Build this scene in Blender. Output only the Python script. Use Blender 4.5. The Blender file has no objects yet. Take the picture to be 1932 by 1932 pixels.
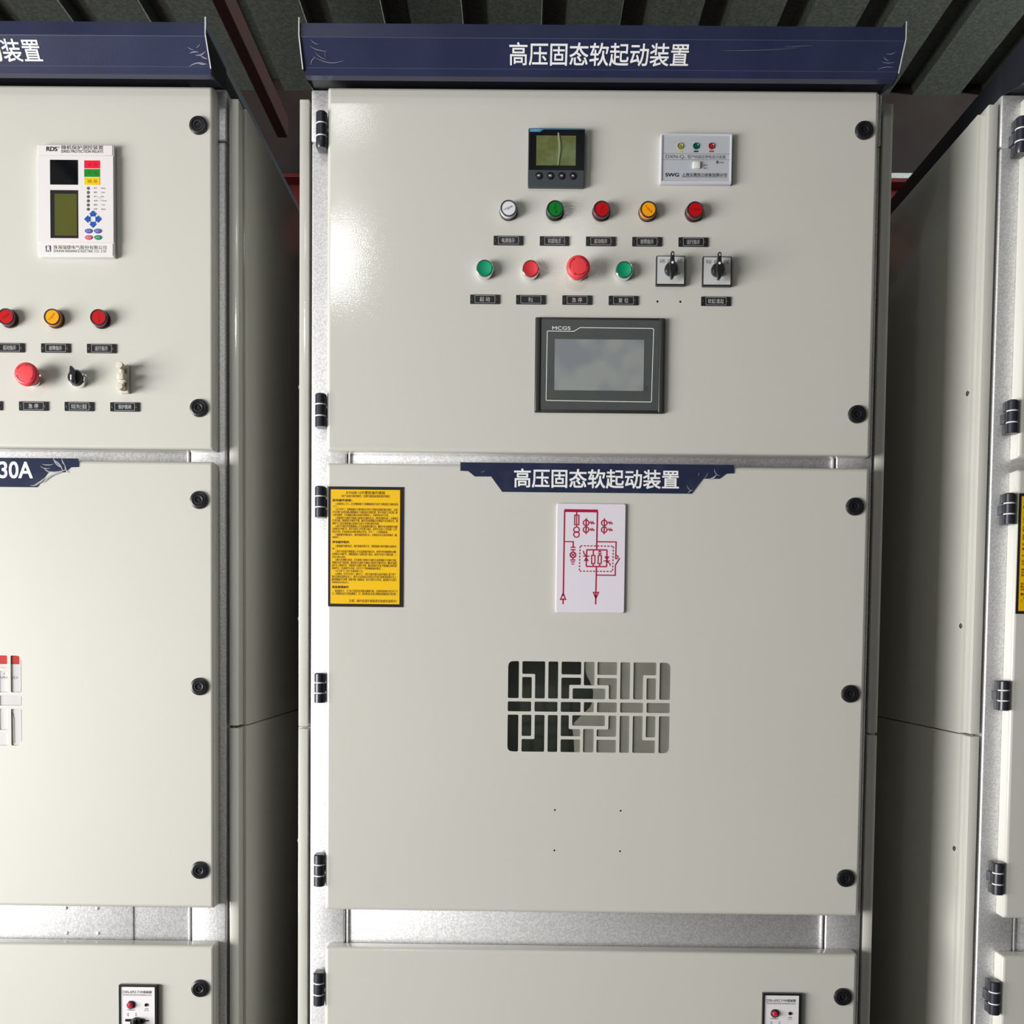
import bpy, bmesh, math, random
from mathutils import Vector, Matrix
random.seed(7)
S = bpy.context.scene
C = S.collection
PI = math.pi

# ------------------------------------------------------------------ camera
def make_camera():
    cam = bpy.data.cameras.new('camera')
    cam.sensor_width = 36.0
    cam.sensor_fit = 'HORIZONTAL'
    cam.lens = 1900.0 / 1932.0 * 36.0
    cam.shift_y = (1288.0 - 966.0) / 1932.0
    cam.clip_start = 0.02
    ob = bpy.data.objects.new('camera', cam)
    C.objects.link(ob)
    p, y, r = (math.radians(a) for a in (-2.35668561, -0.38169827, 0.62639445))
    f = Vector((math.sin(y) * math.cos(p), math.cos(y) * math.cos(p), math.sin(p)))
    r0 = Vector((math.cos(y), -math.sin(y), 0))
    u0 = r0.cross(f)
    rt = math.cos(r) * r0 + math.sin(r) * u0
    up = -math.sin(r) * r0 + math.cos(r) * u0
    m = Matrix((rt, up, -f)).transposed().to_4x4()
    m.translation = (-0.12468, -1.782728, 1.242984)
    ob.matrix_world = m
    S.camera = ob
make_camera()

# ------------------------------------------------------------------ world, daylight, exposure
W = bpy.data.worlds.new('world')
S.world = W
W.use_nodes = True
bg = W.node_tree.nodes['Background']
bg.inputs[0].default_value = (0.86, 0.93, 1.0, 1)
bg.inputs[1].default_value = 0.4

def area(name, loc, target, sx, sy, power, col=(1, 1, 1)):
    l = bpy.data.lights.new(name, 'AREA')
    l.shape = 'RECTANGLE'
    l.size, l.size_y = sx, sy
    l.energy = power
    l.color = col
    o = bpy.data.objects.new(name, l)
    C.objects.link(o)
    o.location = loc
    d = Vector(target) - Vector(loc)
    o.rotation_euler = d.to_track_quat('-Z', 'Y').to_euler()
    return o
# daylight through the open left side of the shed
area('daylight', (-3.95, -2.45, 0.75), (0.5, -2.45, 0.75), 3.2, 1.9, 430.0, (1.0, 0.985, 0.955))
# two work lamps hanging under the roof behind the photographer
area('work_lamp_light', (-0.90, -2.42, 2.82), (-0.45, 0, 1.9), 0.14, 0.22, 6.5, (1.0, 0.99, 0.97))
area('work_lamp_light_small', (0.04, -2.42, 2.86), (0.0, 0, 1.9), 0.24, 0.24, 0.9, (1.0, 0.99, 0.97))
area('work_lamp_light_near', (-0.72, -1.50, 2.93), (-0.45, 0, 2.2), 0.16, 0.12, 0.6, (1.0, 0.99, 0.97))
# added fill light, no opening there, to brighten the ceiling on the right
ceiling_fill = area('ceiling_fill_light', (3.50, 0.76, 2.74), (0.9, 0.76, 2.97), 1.15, 0.16, 52.0, (0.90, 1.0, 0.95))
ceiling_fill.data.spread = math.radians(70)

S.view_settings.view_transform = 'Standard'
S.view_settings.look = 'None'
S.view_settings.exposure = 0.0
S.view_settings.gamma = 1.0
S.view_settings.use_curve_mapping = False

# ------------------------------------------------------------------ materials
MATS = {}
def mat(name, col, rough=0.5, metal=0.0, coat=0.0, bump=None, vary=None, spec=0.5, trans=0.0, emit=None, alpha=None):
    """bump = (noise scale, strength, distance); vary = (noise scale, second colour, low, high, detail)"""
    if name in MATS:
        return MATS[name]
    m = bpy.data.materials.new(name)
    m.use_nodes = True
    nt = m.node_tree
    b = nt.nodes['Principled BSDF']
    b.inputs['Base Color'].default_value = (*col, 1)
    b.inputs['Roughness'].default_value = rough
    b.inputs['Metallic'].default_value = metal
    b.inputs['Coat Weight'].default_value = coat
    b.inputs['Coat Roughness'].default_value = 0.09
    b.inputs['Specular IOR Level'].default_value = spec
    b.inputs['Transmission Weight'].default_value = trans
    tc = nt.nodes.new('ShaderNodeTexCoord')
    if bump:
        n = nt.nodes.new('ShaderNodeTexNoise')
        n.inputs['Scale'].default_value = bump[0]
        n.inputs['Detail'].default_value = 2.0
        nt.links.new(tc.outputs['Object'], n.inputs['Vector'])
        bp = nt.nodes.new('ShaderNodeBump')
        bp.inputs['Strength'].default_value = bump[1]
        bp.inputs['Distance'].default_value = bump[2]
        nt.links.new(n.outputs['Fac'], bp.inputs['Height'])
        if coat < 0.9:
            nt.links.new(bp.outputs['Normal'], b.inputs['Normal'])
        nt.links.new(bp.outputs['Normal'], b.inputs['Coat Normal'])
    if vary:
        n = nt.nodes.new('ShaderNodeTexNoise')
        n.inputs['Scale'].default_value = vary[0]
        n.inputs['Detail'].default_value = vary[4] if len(vary) > 4 else 4.0
        nt.links.new(tc.outputs['Object'], n.inputs['Vector'])
        r = nt.nodes.new('ShaderNodeValToRGB')
        r.color_ramp.elements[0].position = vary[2]
        r.color_ramp.elements[1].position = vary[3]
        r.color_ramp.elements[0].color = (*col, 1)
        r.color_ramp.elements[1].color = (*vary[1], 1)
        nt.links.new(n.outputs['Fac'], r.inputs['Fac'])
        nt.links.new(r.outputs['Color'], b.inputs['Base Color'])
    MATS[name] = m
    return m

paint = mat('grey_powder_paint', (0.60, 0.592, 0.545), 0.42, coat=1.0, bump=(380, 0.24, 0.00036), vary=(3, (0.615, 0.605, 0.557), 0.35, 0.65), spec=0.5)
galv = mat('galvanised_steel', (0.72, 0.72, 0.73), 0.55, metal=0.85, bump=(360, 0.26, 0.0008), vary=(330, (0.92, 0.92, 0.94), 0.36, 0.62, 2.0))
navy = mat('navy_paint', (0.018, 0.0225, 0.062), 0.32, bump=(300, 0.10, 0.001), vary=(9, (0.024, 0.030, 0.075), 0.4, 0.7))
navy_dark = mat('dark_steel_paint', (0.012, 0.014, 0.02), 0.45)
signblue = mat('sign_navy', (0.018, 0.024, 0.06), 0.22, vary=(30, (0.03, 0.038, 0.08), 0.45, 0.75))
black = mat('black_plastic', (0.012, 0.012, 0.016), 0.32)
blackm = mat('black_matt_plastic', (0.02, 0.02, 0.026), 0.5)
hingem = mat('hinge_black', (0.022, 0.024, 0.036), 0.3, bump=(600, 0.1, 0.0005))
charcoal = mat('charcoal_plastic', (0.045, 0.055, 0.065), 0.42)
hmigrey = mat('slate_film', (0.065, 0.078, 0.078), 0.35, vary=(25, (0.075, 0.08, 0.078), 0.4, 0.6))
hmibody = mat('dark_brown_plastic', (0.032, 0.03, 0.028), 0.38)
screenm = mat('grey_screen', (0.22, 0.235, 0.26), 0.22, vary=(16, (0.29, 0.31, 0.305), 0.42, 0.56, 1.5))
glassblk = mat('black_glass', (0.004, 0.004, 0.006), 0.06)
lcd = mat('olive_lcd', (0.085, 0.095, 0.02), 0.12, vary=(20, (0.10, 0.10, 0.022), 0.4, 0.7))
lcd2 = mat('green_lcd', (0.115, 0.13, 0.04), 0.12, vary=(45, (0.15, 0.19, 0.085), 0.4, 0.65))
white = mat('white_plastic', (0.80, 0.78, 0.80), 0.3)
whitep = mat('white_print', (0.86, 0.86, 0.88), 0.45)
greyprint = mat('grey_print', (0.55, 0.55, 0.55), 0.45)
blackp = mat('black_print', (0.02, 0.018, 0.02), 0.5)
greyp = mat('dark_grey_print', (0.10, 0.09, 0.10), 0.5)
yellow = mat('yellow_film', (0.88, 0.52, 0.0), 0.42)
signink = mat('brown_black_ink', (0.09, 0.035, 0.0), 0.5)
signframe = mat('black_frame_print', (0.02, 0.014, 0.014), 0.35)
lilac = mat('white_acrylic', (0.76, 0.71, 0.80), 0.25)
acryl = mat('acrylic_edge', (0.86, 0.85, 0.88), 0.2)
crimson = mat('crimson_print', (0.40, 0.008, 0.045), 0.4)
chrome = mat('chrome', (0.85, 0.85, 0.86), 0.14, metal=1.0)
redp = mat('red_button', (0.70, 0.035, 0.05), 0.38)
redh = mat('red_mushroom', (0.83, 0.055, 0.07), 0.42)
redd = mat('dark_red_groove', (0.36, 0.004, 0.012), 0.6)
greenp = mat('green_button', (0.0, 0.29, 0.14), 0.38)
beige = mat('beige_plastic', (0.70, 0.64, 0.54), 0.4)
panelgrey = mat('light_grey_panel', (0.47, 0.50, 0.54), 0.35)
panelrim = mat('pale_lilac_plastic', (0.62, 0.61, 0.69), 0.33)
relwhite = mat('relay_white', (0.76, 0.72, 0.73), 0.35)
relrim = mat('relay_white_rim', (0.78, 0.76, 0.75), 0.35)
cred = mat('red_tile', (0.80, 0.005, 0.03), 0.35)
cgreen = mat('green_tile', (0.0, 0.26, 0.01), 0.35)
cyel = mat('yellow_tile', (0.85, 0.55, 0.0), 0.35)
cblue = mat('blue_key', (0.01, 0.09, 0.46), 0.35)
cblue2 = mat('periwinkle_key', (0.07, 0.11, 0.40), 0.35)
cpink = mat('pink_key', (0.72, 0.10, 0.16), 0.35)
cgrn2 = mat('green_key', (0.01, 0.25, 0.10), 0.35)
skyline = mat('light_blue_print', (0.25, 0.5, 0.75), 0.35)
film = mat('clear_film_crease', (0.24, 0.24, 0.30), 0.25)
holem = mat('hole_black', (0.003, 0.003, 0.003), 0.8)
insidem = mat('cabinet_inside', (0.42, 0.43, 0.38), 0.5)
concrete = mat('concrete', (0.10, 0.098, 0.094), 0.8, vary=(2.5, (0.07, 0.069, 0.066), 0.35, 0.7, 6.0), bump=(40, 0.2, 0.004))
roofm = mat('roof_sheet', (0.085, 0.088, 0.076), 0.45, metal=0.25, bump=(60, 0.15, 0.002), vary=(120, (0.125, 0.142, 0.122), 0.40, 0.66, 8.0))
backm = mat('back_sheet', (0.016, 0.007, 0.007), 0.5, vary=(6, (0.026, 0.017, 0.016), 0.4, 0.7))
redsteel = mat('red_steel', (0.17, 0.016, 0.018), 0.45, vary=(20, (0.11, 0.012, 0.014), 0.4, 0.7))
wallm = mat('wall_sheet', (0.045, 0.045, 0.042), 0.6, vary=(4, (0.035, 0.035, 0.032), 0.4, 0.7))

def lensmat(name, col, rough=0.16):
    if 'side' in name or 'dome' in name:
        return mat(name, col, rough, coat=0.5)
    return mat(name, col, 0.5, spec=0.2)

def panemat():
    """clear acrylic: mostly see-through with a sharp surface reflection"""
    m = bpy.data.materials.new('clear_pane')
    m.use_nodes = True
    nt = m.node_tree
    nt.nodes.remove(nt.nodes['Principled BSDF'])
    tr = nt.nodes.new('ShaderNodeBsdfTransparent')
    tr.inputs['Color'].default_value = (0.93, 0.95, 0.92, 1)
    gl = nt.nodes.new('ShaderNodeBsdfGlossy')
    gl.inputs['Roughness'].default_value = 0.03
    fr = nt.nodes.new('ShaderNodeFresnel')
    fr.inputs['IOR'].default_value = 1.5
    mx = nt.nodes.new('ShaderNodeMixShader')
    nt.links.new(fr.outputs['Fac'], mx.inputs['Fac'])
    nt.links.new(tr.outputs['BSDF'], mx.inputs[1])
    nt.links.new(gl.outputs['BSDF'], mx.inputs[2])
    nt.links.new(mx.outputs['Shader'], nt.nodes['Material Output'].inputs['Surface'])
    return m
pane_m = panemat()

# ------------------------------------------------------------------ mesh helpers
MESH = {}
def finish(me, smooth=35):
    if smooth:
        me.polygons.foreach_set('use_smooth', [True] * len(me.polygons))
        me.set_sharp_from_angle(angle=math.radians(smooth))

def obj(name, bm, m, parent=None, loc=(0, 0, 0), rot=None, smooth=35):
    """link one mesh object from a bmesh (or an existing mesh)"""
    if isinstance(bm, bmesh.types.BMesh):
        me = bpy.data.meshes.new(name)
        bm.normal_update()
        bm.to_mesh(me)
        bm.free()
        finish(me, smooth)
    else:
        me = bm
    if not me.materials:
        me.materials.append(m)
    elif me.materials[0] != m:
        me = me.copy()
        me.materials[0] = m
    o = bpy.data.objects.new(name, me)
    C.objects.link(o)
    o.location = loc
    if rot:
        o.rotation_euler = rot
    if parent:
        o.parent = parent
    return o

def cached(key, fn):
    if key not in MESH:
        r = fn()
        if isinstance(r, bmesh.types.BMesh):
            me = bpy.data.meshes.new(str(key))
            r.normal_update()
            r.to_mesh(me)
            r.free()
            finish(me)
            r = me
        MESH[key] = r
    return MESH[key].copy() if MESH[key].materials else MESH[key]

def thing(name, label, cat, loc=(0, 0, 0), group=None):
    o = bpy.data.objects.new(name, None)
    o.empty_display_size = 0.03
    C.objects.link(o)
    o.location = loc
    o['label'] = label
    o['category'] = cat
    if group:
        o['group'] = group
    return o

def tag(o, label, cat, group=None):
    o['label'] = label
    o['category'] = cat
    if group:
        o['group'] = group
    return o

def struct(name, bm, m, smooth=0):
    o = obj(name, bm, m, smooth=smooth)
    o['kind'] = 'structure'
    return o

def box(x0, x1, y0, y1, z0, z1, bev=0.0, seg=2, bm=None):
    own = bmesh.new()
    r = bmesh.ops.create_cube(own, size=1.0)
    for v in own.verts:
        v.co = Vector((x0 + (v.co.x + .5) * (x1 - x0), y0 + (v.co.y + .5) * (y1 - y0), z0 + (v.co.z + .5) * (z1 - z0)))
    if bev:
        bmesh.ops.bevel(own, geom=own.edges[:], offset=bev, segments=seg, profile=0.5, affect='EDGES')
    return merge(bm, own)

def merge(bm, other):
    if bm is None:
        return other
    me = bpy.data.meshes.new('tmp')
    other.to_mesh(me)
    other.free()
    bm.from_mesh(me)
    bpy.data.meshes.remove(me)
    return bm

def add_mesh(bm, me, mtx=None):
    if mtx is not None:
        me = me.copy()
        me.transform(mtx)
    bm.from_mesh(me)
    return bm

def lathe(profile, n=40, cx=0.0, cz=0.0, bm=None):
    """turn (radius, y) pairs about an axis along y; front is -y"""
    own = bmesh.new()
    rings = []
    for r, y in profile:
        if r < 1e-6:
            rings.append([own.verts.new((cx, y, cz))])
        else:
            rings.append([own.verts.new((cx + r * math.cos(2 * PI * k / n), y, cz + r * math.sin(2 * PI * k / n))) for k in range(n)])
    for a, b in zip(rings, rings[1:]):
        for k in range(n):
            k2 = (k + 1) % n
            if len(a) == 1 and len(b) == 1:
                continue
            if len(a) == 1:
                own.faces.new((a[0], b[k2], b[k]))
            elif len(b) == 1:
                own.faces.new((a[k], a[k2], b[0]))
            else:
                own.faces.new((a[k], a[k2], b[k2], b[k]))
    bmesh.ops.recalc_face_normals(own, faces=own.faces[:])
    return merge(bm, own)

def zlathe(profile, n=32, cx=0.0, cy=0.0, bm=None):
    """turn (radius, z) pairs about a vertical axis"""
    own = lathe([(r, z) for r, z in profile], n)
    for v in own.verts:
        x, y, z = v.co
        v.co = Vector((cx + x, cy - z, y))
    bmesh.ops.recalc_face_normals(own, faces=own.faces[:])
    return merge(bm, own)

def round_poly(pts, r, n=4):
    if isinstance(r, (int, float)):
        r = [r] * len(pts)
    out = []
    L = len(pts)
    for i in range(L):
        p0, p, p1 = Vector(pts[i - 1]), Vector(pts[i]), Vector(pts[(i + 1) % L])
        if r[i] <= 0:
            out.append(tuple(p))
            continue
        a, b = (p0 - p), (p1 - p)
        rr = min(r[i], a.length * .49, b.length * .49)
        A, B = p + a.normalized() * rr, p + b.normalized() * rr
        for k in range(n + 1):
            t = k / n
            out.append(tuple((1 - t) ** 2 * A + 2 * t * (1 - t) * p + t * t * B))
    return out

TOFRONT = Matrix(((1, 0, 0, 0), (0, 0, -1, 0), (0, 1, 0, 0), (0, 0, 0, 1)))  # drawing plane -> facing -y

def flat(polys, y0, y1, bev=0.0):
    """a sheet cut to closed outlines in x/z (later outlines are holes), from y0 (front) to y1; returns a mesh"""
    cu = bpy.data.curves.new('tmp', 'CURVE')
    cu.dimensions = '2D'
    cu.fill_mode = 'BOTH'
    cu.extrude = max(0.0, (y1 - y0) / 2 - bev)
    cu.bevel_depth = bev
    cu.bevel_resolution = 1
    cu.offset = -bev
    for pts in polys:
        sp = cu.splines.new('POLY')
        sp.points.add(len(pts) - 1)
        for p, q in zip(sp.points, pts):
            p.co = (q[0], q[1], 0, 1)
        sp.use_cyclic_u = True
    o = bpy.data.objects.new('tmp', cu)
    me = bpy.data.meshes.new_from_object(o)
    bpy.data.objects.remove(o)
    bpy.data.curves.remove(cu)
    me.transform(Matrix.Translation((0, (y0 + y1) / 2, 0)) @ TOFRONT)
    me.materials.clear()
    finish(me)
    return me

def text_mesh(body):
    key = ('text', body)
    if key not in MESH:
        cu = bpy.data.curves.new('tmp', 'FONT')
        cu.body = body
        cu.size = 1.0
        cu.resolution_u = 8 if len(body) <= 5 else 3
        o = bpy.data.objects.new('tmp', cu)
        me = bpy.data.meshes.new_from_object(o)
        bpy.data.objects.remove(o)
        bpy.data.curves.remove(cu)
        me.materials.clear()
        MESH[key] = me
    return MESH[key]

def text_bm(lines):
    """lines = (text, x0, x1, z0, z1, y, boldness) fitted into its box; one bmesh. Bold strokes are thickened by overprinting."""
    bm = bmesh.new()
    for ln in lines:
        body, x0, x1, z0, z1, y = ln[:6]
        bold = ln[6] if len(ln) > 6 else 0.0
        me = text_mesh(body)
        if not me.vertices:
            continue
        xs = [v.co.x for v in me.vertices]
        ys = [v.co.y for v in me.vertices]
        ax, bx, ay, by = min(xs), max(xs), min(ys), max(ys)
        e = bold * (z1 - z0)
        sx = (x1 - x0 - 2 * e) / max(1e-6, bx - ax)
        sy = (z1 - z0 - 2 * e) / max(1e-6, by - ay)
        cx, cz = (x0 + x1) / 2, (z0 + z1) / 2
        sh = [(0, 0)] if bold <= 0 else [(-e, -e), (e, -e), (-e, e), (e, e)]
        for k, (ox, oz) in enumerate(sh):
            m = Matrix.Translation((cx + ox, y - k * 8e-6, cz + oz)) @ TOFRONT @ Matrix.Diagonal((sx, sy, 1, 1)) @ Matrix.Translation((-(ax + bx) / 2, -(ay + by) / 2, 0))
            add_mesh(bm, me, m)
    return bm

def strokes(lines, y, width, bm=None):
    """flat printed lines, mitred at the corners: each entry is a list of (x, z) points, or (points, width)"""
    own = bm if bm is not None else bmesh.new()
    for idx, ln in enumerate(lines):
        w = width
        if isinstance(ln, tuple):
            ln, w = ln
        P = [Vector(p) for p in ln]
        P = [p for k, p in enumerate(P) if k == 0 or (p - P[k - 1]).length > 1e-7]
        if len(P) < 2:
            continue
        closed = len(P) > 3 and (P[0] - P[-1]).length < 1e-6
        yy = y - (idx % 12) * 6e-6
        D = [(b - a).normalized() for a, b in zip(P, P[1:])]
        rows = []
        for k, p in enumerate(P):
            if k == 0:
                d0 = D[-1] if closed else D[0]
                d1 = D[0]
            elif k == len(P) - 1:
                d0 = D[-1]
                d1 = D[0] if closed else D[-1]
            else:
                d0, d1 = D[k - 1], D[k]
            n0 = Vector((-d0.y, d0.x))
            n1 = Vector((-d1.y, d1.x))
            m = n0 + n1
            m = n1 if m.length < 1e-4 else m.normalized()
            m = m * min(w, (w / 2) / max(0.35, m.dot(n1)))
            rows.append((own.verts.new((p.x + m.x, yy, p.y + m.y)), own.verts.new((p.x - m.x, yy, p.y - m.y))))
        for (a0, b0), (a1, b1) in zip(rows, rows[1:]):
            own.faces.new((a0, b0, b1, a1))
    return own

def ring_pts(cx, cz, r, n=24, a0=0.0, a1=2 * PI, sx=1.0):
    return [(cx + sx * r * math.cos(a0 + (a1 - a0) * k / n), cz + r * math.sin(a0 + (a1 - a0) * k / n)) for k in range(n + 1)]

def fill(polys, y, bm=None):
    own = bm if bm is not None else bmesh.new()
    for pts in polys:
        own.faces.new([own.verts.new((x, y, z)) for x, z in pts])
    return own

def rect(x0, x1, z0, z1):
    return [(x0, z0), (x1, z0), (x1, z1), (x0, z1)]

def rrect(x0, x1, z0, z1, r, n=4):
    return round_poly(rect(x0, x1, z0, z1), r, n)

def facemap(tl, tr, bl, w, h):
    """measured drawing coordinates (corner marks tl, tr, bl) -> metres about the centre of a w x h face"""
    ux, uy = tr[0] - tl[0], tr[1] - tl[1]
    vx, vy = bl[0] - tl[0], bl[1] - tl[1]
    det = ux * vy - uy * vx
    def f(x, y):
        dx, dy = x - tl[0], y - tl[1]
        u = (dx * vy - dy * vx) / det
        v = (ux * dy - uy * dx) / det
        return ((u - .5) * w, (.5 - v) * h)
    return f

# ------------------------------------------------------------------ the shed
ZC = 2.97
YB = 1.46
XL, XR, YF = -4.0, 3.6, -4.8
def corrugated():
    bm = bmesh.new()
    prof = []
    k0 = int((XL - 0.834) / 0.2196)
    k1 = int((XR - 0.834) / 0.2196) + 1
    prof.append((XL, ZC))
    for k in range(k0, k1):
        c = 0.834 + 0.2196 * k
        prof += [(c - 0.038, ZC), (c - 0.030, ZC + 0.034), (c + 0.030, ZC + 0.034), (c + 0.038, ZC)]
    prof.append((XR, ZC))
    prof = [p for p in prof if XL <= p[0] <= XR]
    a = [bm.verts.new((x, YF, z)) for x, z in prof]
    b = [bm.verts.new((x, YB, z)) for x, z in prof]
    for i in range(len(prof) - 1):
        bm.faces.new((a[i], b[i], b[i + 1], a[i + 1]))
    return bm
struct('floor', box(XL, XR, YF, YB, -0.1, 0.0), concrete)
struct('ceiling', corrugated(), roofm)
struct('wall_back', box(XL, XR, YB, YB + 0.05, 0.0, ZC + 0.05), backm)
struct('wall_right', box(XR, XR + 0.05, YF, YB, 0.0, ZC + 0.05), wallm)
wl = box(XL - 0.05, XL, -0.80, YB, 0.0, ZC + 0.05)
wl = box(XL - 0.05, XL, YF, -4.1, 0.0, ZC + 0.05, bm=wl)
wl = box(XL - 0.05, XL, -4.1, -0.80, 2.65, ZC + 0.05, bm=wl)
struct('wall_left', wl, wallm)
struct('wall_front', box(XL, XR, YF - 0.05, YF, 0.0, ZC + 0.05), mat('front_sheet', (0.15, 0.155, 0.15), 0.6, vary=(3, (0.11, 0.115, 0.11), 0.4, 0.7)))
bb = box(XL, XR, YB - 0.11, YB - 0.10, 2.48, 2.63)
bb = box(XL, XR, YB - 0.16, YB - 0.02, 2.63, 2.64, bm=bb)
bb = box(XL, XR, YB - 0.16, YB - 0.02, 2.47, 2.48, bm=bb)
struct('ceiling_beam', bb, redsteel)
struct('trim_1', box(0.62, 1.42, YB - 0.158, YB - 0.128, 2.642, 2.657), galv)
rb = box(-0.865, -0.832, YF, YB - 0.17, 2.74, 2.80, 0.003)
struct('ceiling_beam', rb, mat('primer_steel', (0.028, 0.009, 0.009), 0.4, vary=(12, (0.018, 0.011, 0.010), 0.4, 0.7)))

# ------------------------------------------------------------------ cabinets
DOORS = ((1.5737, 2.1992), (0.7585, 1.5530), (0.055, 0.6907))
DX0, DX1 = -0.4672, 0.4868
LOCKS = (2.1312, 1.6458, 1.4855, 1.1566, 0.8279, 0.6137)
HINGES = ((2.095, 2.157), (1.6155, 1.6735), (1.4575, 1.512), (1.130, 1.183), (0.8015, 0.8587), (0.585, 0.645))

VU = 0.2874 / 1625.0
VENT_C = (0.0001, 1.12765)
def vent_openings():
    q = []
    r = 13
    q.append((rect(0, 108, 0, 371), 13, 'corner'))
    q.append(([(142, 0), (370, 0), (370, 371), (271, 371), (271, 127), (142, 127)], 13, ''))
    q.append((rect(142, 238, 158, 371), 13, ''))
    q.append((rect(403, 501, 0, 371), 13, ''))
    q.append((rect(534, 731, 0, 128), 13, ''))
    q.append(([(534, 160), (731, 160), (731, 232), (614, 232), (614, 371), (534, 371)], 13, ''))
    polys = []
    def emit(p, rad):
        pts = [((x - 812.5) * VU + VENT_C[0], (454 - y) * VU + VENT_C[1]) for x, y in p]
        polys.append(round_poly(pts, [a * VU for a in rad] if isinstance(rad, list) else rad * VU, 3))
    for p, rad, kind in q:
        for mx in (False, True):
            for my in (False, True):
                pp = [((1625 - x) if mx else x, (908 - y) if my else y) for x, y in p]
                rr = [rad] * len(pp)
                if kind:
                    rr[0] = 62
                emit(pp, rr)
    for my in (False, True):
        for p in (rect(759, 866, 0, 235), rect(648, 977, 266, 372)):
            emit([(x, (908 - y) if my else y) for x, y in p], r)
    for a, b in ((0, 234), (268, 498), (531, 730), (762, 863), (895, 1094), (1127, 1357), (1391, 1625)):
        emit(rect(a, b, 404, 504), r)
    return polys

def circle(cx, cz, r, n=10):
    return [(cx + r * math.cos(2 * PI * k / n), cz + r * math.sin(2 * PI * k / n)) for k in range(n)]

def door_mesh(z0, z1, holes):
    """pressed sheet door: rounded front edge, 29 mm return, hem at the back"""
    r = 0.006
    bm = bmesh.new()
    add_mesh(bm, flat([rrect(DX0 + r, DX1 - r, z0 + r, z1 - r, 0.002, 2)] + holes, 0.0, 0.0018))
    prof = [(r, 0.0), (r * .62, r * .08), (r * .3, r * .3), (r * .08, r * .62), (0.0, r), (0.0, 0.0290), (0.014, 0.0290)]
    loops = []
    for ins, y in prof:
        loops.append([bm.verts.new((x, y, z)) for x, z in rrect(DX0 + ins, DX1 - ins, z0 + ins, z1 - ins, 0.004 if ins < r else 0.002, 3)])
    n = len(loops[0])
    fs = []
    for a, b in zip(loops, loops[1:]):
        for k in range(n):
            k2 = (k + 1) % n
            fs.append(bm.faces.new((a[k], a[k2], b[k2], b[k])))
    return bm

def lock_bm():
    bm = lathe([(r_, y_ * .62) for r_, y_ in ((0.0158, 0.0005), (0.0158, -0.0035), (0.0150, -0.0065), (0.0125, -0.0085), (0.0105, -0.0085), (0.0098, -0.0055), (0.0092, -0.0055),
                (0.0086, -0.0078), (0.0070, -0.0082), (0.0058, -0.0074), (0.0050, -0.0040), (0.0, -0.0038))], 36)
    own = bmesh.new()
    p = [own.verts.new((0.0036 * math.cos(PI / 2 + k * 2 * PI / 3), y, 0.0036 * math.sin(PI / 2 + k * 2 * PI / 3))) for y in (-0.0023, -0.0040) for k in range(3)]
    for k in range(3):
        own.faces.new((p[k], p[(k + 1) % 3], p[3 + (k + 1) % 3], p[3 + k]))
    own.faces.new(p[3:])
    bmesh.ops.recalc_face_normals(own, faces=own.faces[:])
    return merge(bm, own)

def hinge_body(h, pointed):
    """three knuckles about a pin with the two mounting blocks behind, height h, base at z 0"""
    g = 0.0022
    k = (h - 2 * g) / 3
    r = 0.0098
    bm = None
    for i in range(3):
        a = i * (k + g)
        b = a + k
        if i == 0 and pointed:
            prof = [(0, a), (r * .80, a), (r, a + 0.004), (r, b - .0006), (r * .94, b), (0, b)]
        elif i == 2:
            prof = [(0, a), (r * .94, a), (r, a + .0006), (r, b - .002), (r * .8, b), (0, b)]
        else:
            prof = [(0, a), (r * .94, a), (r, a + .0006), (r, b - .0006), (r * .94, b), (0, b)]
        bm = zlathe(prof, 24, bm=bm)
        if i == 1:
            bm = box(-0.0096, 0.0060, 0.000, 0.0262, a + .0003, b - .0003, 0.0012, 2, bm=bm)
        else:
            bm = box(-0.0090, 0.0085, 0.000, 0.0190, a + .0003, b - .0003, 0.0012, 2, bm=bm)
    return bm

def hinge_washer(h, i):
    g = 0.0022
    k = (h - 2 * g) / 3
    z = (i + 1) * k + i * g
    return zlathe([(0, z), (0.0096, z), (0.0100, z + g * .3), (0.0100, z + g * .7), (0.0096, z + g), (0, z + g)], 24)

HEAD = [(-0.0800, 2.2585), (-0.0800, 2.2360), (-0.0520, 2.2020), (-0.0445, 2.1935), (-0.0300, 2.1935)]
def header_panel():
    """folded fascia: upright lip, raked face, turned-in bottom edge, 2 mm sheet"""
    bm = bmesh.new()
    t = 0.002
    rows = [[(y, z) for y, z in HEAD], [(y + t, z + (0 if i < 2 else t)) for i, (y, z) in enumerate(HEAD)]]
    outer = [(-0.497, 0.497)]
    vs = [[[bm.verts.new((x, y, z)) for x in (-0.497, -0.25, 0.0, 0.25, 0.497)] for y, z in row] for row in rows]
    for a in range(2):
        for i in range(len(HEAD) - 1):
            for k in range(4):
                f = (vs[a][i][k], vs[a][i][k + 1], vs[a][i + 1][k + 1], vs[a][i + 1][k])
                bm.faces.new(f if a else f[::-1])
    for i in (0, len(HEAD) - 1):
        for k in range(4):
            bm.faces.new((vs[0][i][k], vs[0][i][k + 1], vs[1][i][k + 1], vs[1][i][k]))
    for k in (0, 4):
        for i in range(len(HEAD) - 1):
            bm.faces.new((vs[0][i][k], vs[0][i + 1][k], vs[1][i + 1][k], vs[1][i][k]))
    bmesh.ops.recalc_face_normals(bm, faces=bm.faces[:])
    return bm

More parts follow.
